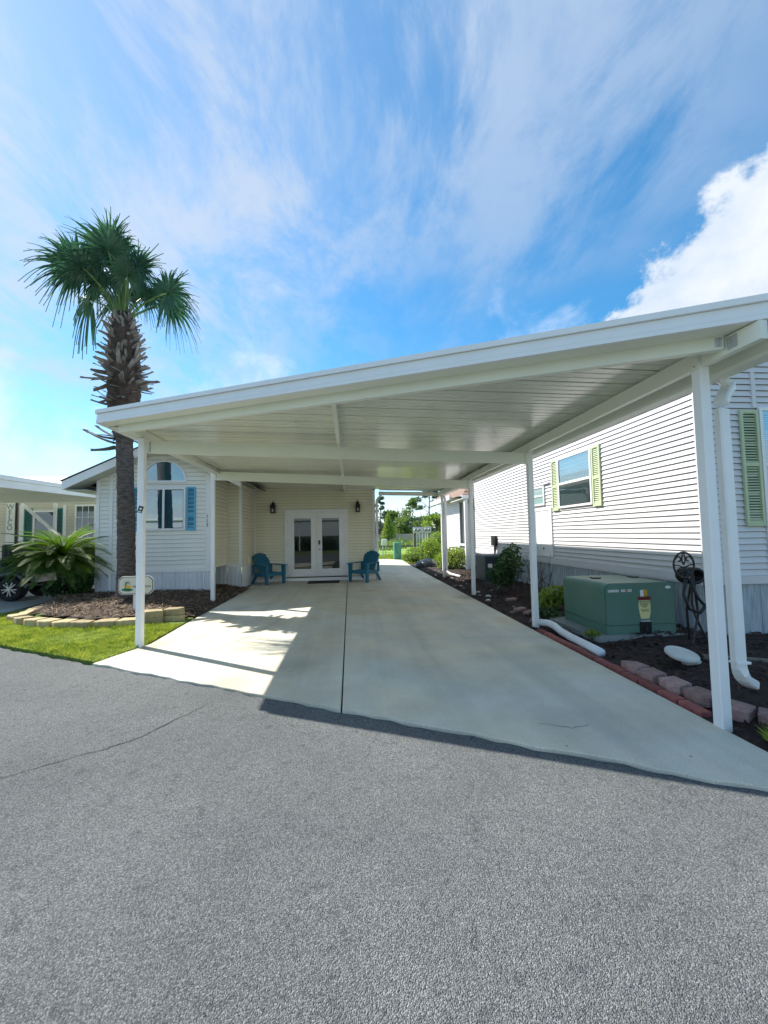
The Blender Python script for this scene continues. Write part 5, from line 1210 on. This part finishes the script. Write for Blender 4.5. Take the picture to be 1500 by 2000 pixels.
sp = [(-.92, 1.02, -.20, .98, (-.2, -1, .25), .42), (-.55, 1.42, .15, .95, (.3, -1, .2), .30), (-.15, 1.35, -.35, .95, (.1, -1, .45), .30), (.22, 1.22, .05, .85, (-.2, -1, .2), .32),
      (1.02, .52, -.25, .86, (.35, -1, .25), .40), (-.55, .85, -.50, .75, (-.3, -.9, .5), .45), (.30, .75, -.45, .75, (.2, -1, .3), .75), (-.20, .82, .45, .9, (0, 1, .3), .5),
      (-1.05, .75, .55, .9, (-.4, .8, .5), .6), (.55, .95, .55, .8, (.3, .9, .4), .5), (-.05, 1.5, .1, .9, (.9, -.4, .2), .35), (.50, .50, -.10, .5, (.6, -.8, .3), .7), (-.35, .65, -.35, .6, (-.5, -.8, .4), .7), (-.75, 1.25, .5, .9, (.7, -.5, .3), .4), (-1.0, 1.30, -.05, .9, (.1, -1, .1), .25), (-.30, 1.75, -.1, .8, (-.3, -1, .0), .2), (.78, .62, .45, .75, (.9, -.3, .4), .7)]
for i, (dx, dz, dy, rad, nr_, dr_) in enumerate(sp): F(dx, dz, dy, rad, nr_, dr_, R(300), i)
for i in range(3):
    P = [(hx-.05+.06*i, hy-.05, hz), (hx-.06+.09*i, hy-.1, hz+.8), (hx-.08+.13*i, hy-.12, hz+1.6+.12*i)]; MB().tube(P, [.04, .03, .008], 6).build('spear_leaf', M_PETI, pm, smooth=True)

# ------------------------------------------------------------------ sago palm
sgp = thing('sago_cycad', 'low spreading sago cycad with yellow green fronds before the neighbour home', 'cycad', (-6.6, 10.05, .1))
def sago_frond(L_, arch_, seed):
    rr = random.Random(seed); V = MB(); n = 46; pts = []
    for i in range(n+1):
        t = i/n; pts.append(Vector((0, L_*(t-.10*arch_*t*t), L_*arch_*(.62*t-.80*t*t))))
    V.tube(pts[::5], [.013-.0011*q for q in range(len(pts[::5]))], 4)
    for i in range(3, n):
        for s in (-1, 1):
            p = pts[i]; tg_ = (pts[min(n, i+1)]-pts[i-1]).normalized(); l = .17*math.sin(PI*(.12+.86*i/n))*rr.uniform(.85, 1.1)+.02
            d = (Vector((s, 0, 0))+tg_*.75+Vector((0, 0, .34))).normalized(); w = tg_*.0075
            e = p+d*l+Vector((0, 0, -.035*l/.2)); m_ = p+d*l*.55
            V.add([p-w, p+w, m_+w*1.1, m_-w*.9, e], [(0, 1, 2, 3), (3, 2, 4)])
    return mesh_of(V, 'frond', M_SAGO)
sf = [sago_frond(1.35, .55, 1), sago_frond(1.25, .75, 2), sago_frond(1.15, .95, 3), sago_frond(1.4, .40, 4)]
crown = Vector((-6.74, 9.95, .92))
for i in range(150):
    t = i/149; a = i*ga; el = R(58-80*t**.60)+random.uniform(-.08, .08)
    o = inst(sf[i % 4], 'frond', sgp, crown+Vector((random.uniform(-.06, .06), random.uniform(-.06, .06), .12-.20*t)))
    o.rotation_euler = (Matrix.Rotation(a, 4, 'Z') @ Matrix.Rotation(el*.72, 4, 'X')).to_euler(); s = random.uniform(.85, 1.12); o.scale = (s, s, s)
tk = MB(); n = 14; vs = []
for j in range(9):
    t = j/8; c_ = Vector((-6.42, 9.95, .02)).lerp(crown, t); r_ = .24-.06*t
    for i in range(n): a = 2*PI*i/n; q = r_*random.uniform(.85, 1.2); vs.append((c_.x+q*math.cos(a), c_.y+q*math.sin(a), c_.z+random.uniform(-.02, .02)))
tk.add(vs, [(j*n+i, j*n+(i+1) % n, (j+1)*n+(i+1) % n, (j+1)*n+i) for j in range(8) for i in range(n)]); tk.build('trunk', M_SAGOD, sgp)
# low leafy plants under it
def leaf_cloud(name, blobs, n, size, m, parent=None, flat=.3, **kw):
    V = np.zeros((n*4, 3)); F_ = []
    w = np.array([b[3]*b[4]*b[5] for b in blobs], float); w /= w.sum(); idx = rng.choice(len(blobs), n, p=w)
    for k in range(n):
        b = blobs[idx[k]]; d = rng.normal(size=3); d /= np.linalg.norm(d); r_ = rng.random()**.45
        p = np.array([b[0]+d[0]*r_*b[3], b[1]+d[1]*r_*b[4], b[2]+d[2]*r_*b[5]])
        u = rng.normal(size=3); u /= np.linalg.norm(u); v = np.cross(u, rng.normal(size=3)); v /= np.linalg.norm(v); s = size*(.6+.8*rng.random())
        V[4*k] = p-u*s; V[4*k+1] = p+v*s*.42; V[4*k+2] = p+u*s; V[4*k+3] = p-v*s*.42; F_.append((4*k, 4*k+1, 4*k+2, 4*k+3))
    return cards(name, V, F_, m, parent, **kw)
def shrub(name, label, c, blobs, n, size, m, twigs=6, group=None, cat='shrub'):
    t = thing(name, label, cat, c, group); B = [(c[0]+b[0], c[1]+b[1], c[2]+b[2], b[3], b[4], b[5]) for b in blobs]
    leaf_cloud('foliage', B, n, size, m, t)
    s = MB()
    for i in range(twigs):
        b = random.choice(B); s.tube([(c[0]+random.uniform(-.04, .04), c[1]+random.uniform(-.04, .04), c[2]-.03), ((c[0]+b[0])/2+random.uniform(-.05, .05), (c[1]+b[1])/2, (c[2]+b[2])/2), (b[0], b[1], b[2])], [.014, .010, .005], 5)
    s.build('stem', M_BARK, t); return t
shrub('cycad_pups', 'dark leafy plant clump growing under the sago cycad', (-6.35, 9.75, .1), [(0, 0, .28, .42, .3, .26), (-.35, -.1, .2, .25, .2, .18), (.25, -.1, .35, .22, .2, .25)], 700, .075, M_LEAFD)

# ------------------------------------------------------------------ right bed plants
shrub('leafy_shrub', 'dark green leafy shrub in the mulch left of the bare twigs', (3.55, 8.6, .06), [(0, 0, .55, .30, .30, .40), (-.2, .1, .35, .28, .3, .28), (.15, .2, .85, .22, .22, .25)], 1300, .05, M_LEAFD, 8)
tw_ = thing('bare_shrub', 'leafless twiggy shrub behind the second right post', 'shrub', (3.55, 7.3, .05)); 
for k in range(26):
    s = MB(); a = random.uniform(0, 2*PI); L_ = random.uniform(.45, .95); p = Vector((3.55+random.uniform(-.2, .2), 7.3+random.uniform(-.3, .3), .04)); pts = [p]
    for q in range(4): p = p+Vector((math.cos(a)*.07+random.uniform(-.05, .05), math.sin(a)*.07+random.uniform(-.05, .05), L_/4)); pts.append(p)
    s.tube(pts, [.008, .006, .005, .004, .002], 4)
    for q in (2, 3): e = pts[q]+Vector((random.uniform(-.16, .16), random.uniform(-.16, .16), random.uniform(.05, .16))); s.tube([pts[q], e], [.004, .0015], 4)
    s.build('twig', M_BARK, tw_)
shrub('fern_clump', 'bright green low fern clump just left of the transformer', (3.40, 6.35, .06), [(0, 0, .26, .30, .25, .16), (-.2, -.1, .16, .22, .2, .12)], 900, .05, M_LEAFY, 5)
shrub('low_groundcover', 'small dark groundcover plant before the fern clump', (3.05, 5.95, .03), [(0, 0, .10, .2, .2, .09)], 260, .035, M_LEAFD, 3)
shrub('weed_sprig', 'tiny green weed sprouting at the transformer pad corner', (3.0, 4.75, .03), [(0, 0, .08, .09, .08, .06)], 90, .03, M_LEAFY, 2)
shrub('yellow_bush', 'yellow green bush beside the rear porch post', (3.85, 14.3, .02), [(0, 0, .45, .5, .6, .42), (-.3, .4, .35, .4, .5, .35)], 2200, .055, M_LEAFY, 6)
shrub('tall_weeds', 'tall yellow green weeds right of the meter rack', (4.15, 20.2, 0), [(0, 0, .6, .6, .7, .6), (-.7, .2, .35, .6, .6, .35), (.5, .6, 1.0, .5, .5, .5)], 2600, .07, M_LEAFY, 6)
shrub('dark_bush', 'rounded green bush before the meter rack', (3.2, 19.0, 0), [(0, 0, .22, .7, .5, .22)], 1400, .06, M_LEAFM, 4)
# condenser unit
ac = thing('condenser_unit', 'dark blue air conditioner condenser against the grey house', 'air conditioner', (3.95, 10.6, 0))
MB().cbox(3.55, 4.30, 10.2, 11.0, .07, .78, .03).build('cabinet', M_ACU, ac); MB().box(3.5, 4.34, 10.15, 11.05, .0, .068).build('pad', M_PAD, ac)
for i in range(14): MB().box(3.60, 4.25, 10.19, 10.197, .14+i*.042, .155+i*.042).build('grille_slat', M_BLACK, ac)
MB().box(3.62, 3.74, 10.184, 10.189, .42, .56).build('rating_label', M_LABEL, ac)
# black bag
bg_ = MB(); n = 16; vs = []
for j in range(8):
    a = PI/2*j/7
    for i in range(n): b = 2*PI*i/n; q = math.cos(a)*random.uniform(.92, 1.08); vs.append((3.15+.52*q*math.cos(b), 16.1+.5*q*math.sin(b), .34*math.sin(a)*random.uniform(.9, 1.1)))
bg_.add(vs, [(j*n+i, j*n+(i+1) % n, (j+1)*n+(i+1) % n, (j+1)*n+i) for j in range(7) for i in range(n)]); bg_.build('black_bag', M_BAG, smooth=True, label='black plastic covered mound beside the driveway end', cat='bag')

# ------------------------------------------------------------------ utility things behind
mr = thing('meter_rack', 'grey electric meter rack with four round meters on timber posts', 'meter rack', (4.15, 22.4, 0))
for x in (3.72, 4.55): MB().cbox(x-.075, x+.075, 22.42, 22.57, 0, 1.72, .01).build('post', M_WOOD, mr)
MB().cbox(3.62, 4.66, 22.28, 22.41, 1.40, 1.76, .01).build('meter_panel', M_METAL, mr)
for x in (3.74, 3.93, 4.33, 4.52):
    d = MB(); d.tube([(x, 22.28, 1.58), (x, 22.22, 1.58), (x, 22.17, 1.58)], [.085, .085, .07], 14); mo_ = d.build('meter', M_METAL, mr)
    d = MB(); d.tube([(x, 22.169, 1.58), (x, 22.16, 1.58)], [.05, .05], 12); d.build('meter_face', M_BLACK, mo_)
for x in (3.82, 3.97, 4.15, 4.33, 4.47): MB().tube([(x, 22.36, 0), (x, 22.36, 1.40)], .022, 8).build('conduit', M_PVC, mr)
ped = thing('utility_pedestal', 'green louvred utility pedestal on the grass at the driveway end', 'pedestal', (2.6, 21.6, 0))
MB().cbox(2.40, 2.80, 21.5, 21.85, -.03, .92, .03).build('cabinet', M_PEDG, ped)
for i in range(6): MB().hexa([(2.45, 21.47, .36+i*.085), (2.60, 21.47, .36+i*.085), (2.60, 21.499, .36+i*.085), (2.45, 21.499, .36+i*.085), (2.45, 21.49, .40+i*.085), (2.60, 21.49, .40+i*.085), (2.60, 21.499, .40+i*.085), (2.45, 21.499, .40+i*.085)]).build('louver', M_PEDG, ped)
wb = thing('white_utility_box', 'small white utility box on two thin posts left of the green pedestal', 'utility box', (2.1, 24, 0))
MB().cbox(1.94, 2.24, 23.9, 24.1, .72, 1.08, .02).build('box', M_LABEL, wb)
for x in (2.0, 2.17): MB().tube([(x, 24, 0), (x, 24, .73)], .03, 8).build('post', M_METAL, wb)
rf_ = thing('rail_fence', 'low weathered timber rail fence at the far edge of the rear lawn', 'fence', (3.5, 25.5, 0))
MB().box(-3, 9, 25.45, 25.52, .52, .64).build('rail', M_WOOD, rf_)
for i in range(7): MB().cbox(-2.9+i*1.95, -2.8+i*1.95, 25.53, 25.64, 0, .75, .01).build('post', M_WOOD, rf_)
fwall = MB(); fwall.box(-25, 40, 64, 64.4, 0, 1.35); fwall.build('far_wall', M_PAVE_FAR, label='pale low wall far behind the rail fence', cat='wall')

# ------------------------------------------------------------------ trees behind
def tree(name, label, x, y, h, blobs, n, size, m, r0_, group='trees beyond the rear lawn', limbs=True):
    t = thing(name, label, 'tree', (x, y, 0), group); tk = MB()
    P = [(x+.15*math.sin(i*1.7)*i/6, y, h*i/6) for i in range(7)]; tk.tube(P, [r0_*(1-.12*i) for i in range(7)], 8)
    B = [(x+b[0], y+b[1], b[2], b[3], b[4], b[5]) for b in blobs]
    to_ = tk.build('trunk', M_BARK, t, smooth=True)
    if limbs:
        for b in B:
            z0 = max(h*.35, b[2]-abs(b[0]-x)*.6-.4); z0 = min(z0, h*.97)
            MB().tube([(x, y, z0), ((x+b[0])/2, (y+b[1])/2, (z0+b[2])/2+.15), (b[0], b[1], b[2])], [r0_*.38, r0_*.22, r0_*.1], 5).build('limb', M_BARK, to_)
    leaf_cloud('crown', B, n, size, m, t)
def pine(x, y, h, label, w=2.0, n=12, lo=.55, dens=1500, rr=.20, m=M_LEAFP, size=.20):
    bl = []
    for i in range(n):
        t = lo+(1-lo)*(i+.5)/n; a = i*2.4; q = w*(1.15-t)*1.5*random.uniform(.6, 1.1); bl.append((q*math.cos(a), q*math.sin(a), h*t, .42*w*random.uniform(.5, .9), .42*w*random.uniform(.5, .9), .22*w*random.uniform(.6, 1)))
    tree('pine_tree', label, x, y, h, bl, dens, size, m, rr)
pine(6.3, 80, 8.9, 'slim dark pine with bare lower trunk just right of the house corner', 1.6, 9, .62, 800, .14, M_LEAFP, .26)
pine(15.4, 95, 9.8, 'round topped pale pine standing alone in the sky gap', 2.3, 11, .74, 900, .15, M_LEAFM, .26)
pine(14.4, 70, 11.0, 'tall spreading dark pine partly hidden by the right rear post', 2.7, 13, .5, 1100, .17, M_LEAFP, .26)
def broad(x, y, h, w, label, m=M_LEAFM, n=2600, size=.20, lo=.25):
    bl = [(random.uniform(-.5, .5)*w, random.uniform(-.4, .4)*w, h*random.uniform(lo, .88), w*random.uniform(.2, .36), w*random.uniform(.2, .36), h*random.uniform(.09, .16)) for _ in range(13)]
    tree('broadleaf_tree', label, x, y, h, bl, n, size, m, .16)
tree('cypress_tree', 'yellow green conical cypress behind the white utility box', 6.1, 62, 5.2, [(0, 0, 1.0+.5*i, 1.25*(1-i/9.5), 1.25*(1-i/9.5), .42) for i in range(9)], 2400, .15, M_LEAFY, .10, limbs=False)
broad(7.6, 85, 7.0, 5.0, 'dark bushy tree at the left of the treeline gap', M_LEAFP, 2200, .26)
broad(9.8, 80, 6.8, 4.6, 'feathery pale green tree right of the cypress', M_LEAFM, 2000, .24, .3)
broad(11.2, 75, 4.8, 4.6, 'rounded mid green tree left of the meter rack', M_LEAFM, 2000, .24)
broad(15.8, 86, 5.9, 6.0, 'dense dark green tree right of the meter rack', M_LEAFP, 2200, .27)
broad(15.2, 68, 4.9, 4.2, 'yellowish bushy tree beside the right rear post', M_LEAFY, 1800, .22)
bl = [(random.uniform(-30, 70), random.uniform(108, 122), random.uniform(1.2, 4.6), random.uniform(2.5, 5), 3, random.uniform(1.2, 2.2)) for _ in range(52)]
leaf_cloud('far_woods', bl, 13000, .55, M_LEAFP, kind='stuff', label='distant dark woods forming the skyline behind the lawn', cat='woods')
bl = [(random.uniform(-4, 14), random.uniform(30, 46), random.uniform(.1, .5), random.uniform(.6, 1.5), .8, random.uniform(.25, .6)) for _ in range(34)]
leaf_cloud('rough_undergrowth', bl, 6000, .12, M_LEAFM, kind='stuff', label='rough green undergrowth behind the rail fence', cat='undergrowth')
grass('rear_grass', 15000, sampler([(.9, 21.95), (2.0, 22.0), (2.8, 21.2), (2.8, 18.4), (6, 18.4), (7, 27), (-1, 27)], -.045), .12, .018, M_BLADE, 'sunlit grass of the rear lawn beyond the driveway', .7)

# ------------------------------------------------------------------ across the road: what the door panes mirror
oh = thing('facing_home', 'home with an open carport across the road mirrored in the glass doors', 'house', (-5, -17, 0))
siding(oh, (-.5, -19), PI, 24, .3, 1.3, .2, M_CREAM, .018)
MB().add([(-26, -12, 2.75), (0, -12, 2.75), (0, -19, 2.85), (-26, -19, 2.85), (-26, -12, 2.95), (0, -12, 2.95), (0, -19, 3.1), (-26, -19, 3.1)], [(3, 2, 1, 0), (4, 5, 6, 7), (0, 1, 5, 4), (1, 2, 6, 5), (3, 0, 4, 7)]).build('carport_roof', M_WHITE, oh)
for x in (-24, -18, -13.8, -9, -4.6, -.2): MB().cbox(x-.05, x+.05, -12.25, -12.15, 0, 2.75, .006).build('post', M_WHITE, oh)
MB().box(-14, 0, -19.5, -18.96, 0, .3).build('skirting', M_SKIRTG, oh)
shrub('facing_hedge', 'dark hedge across the road mirrored in the glass doors', (-3.4, -13.0, 0), [(q*.8-1.6, 0, .55, .6, .5, .6) for q in range(5)], 2200, .09, M_LEAFD, 5, cat='hedge')
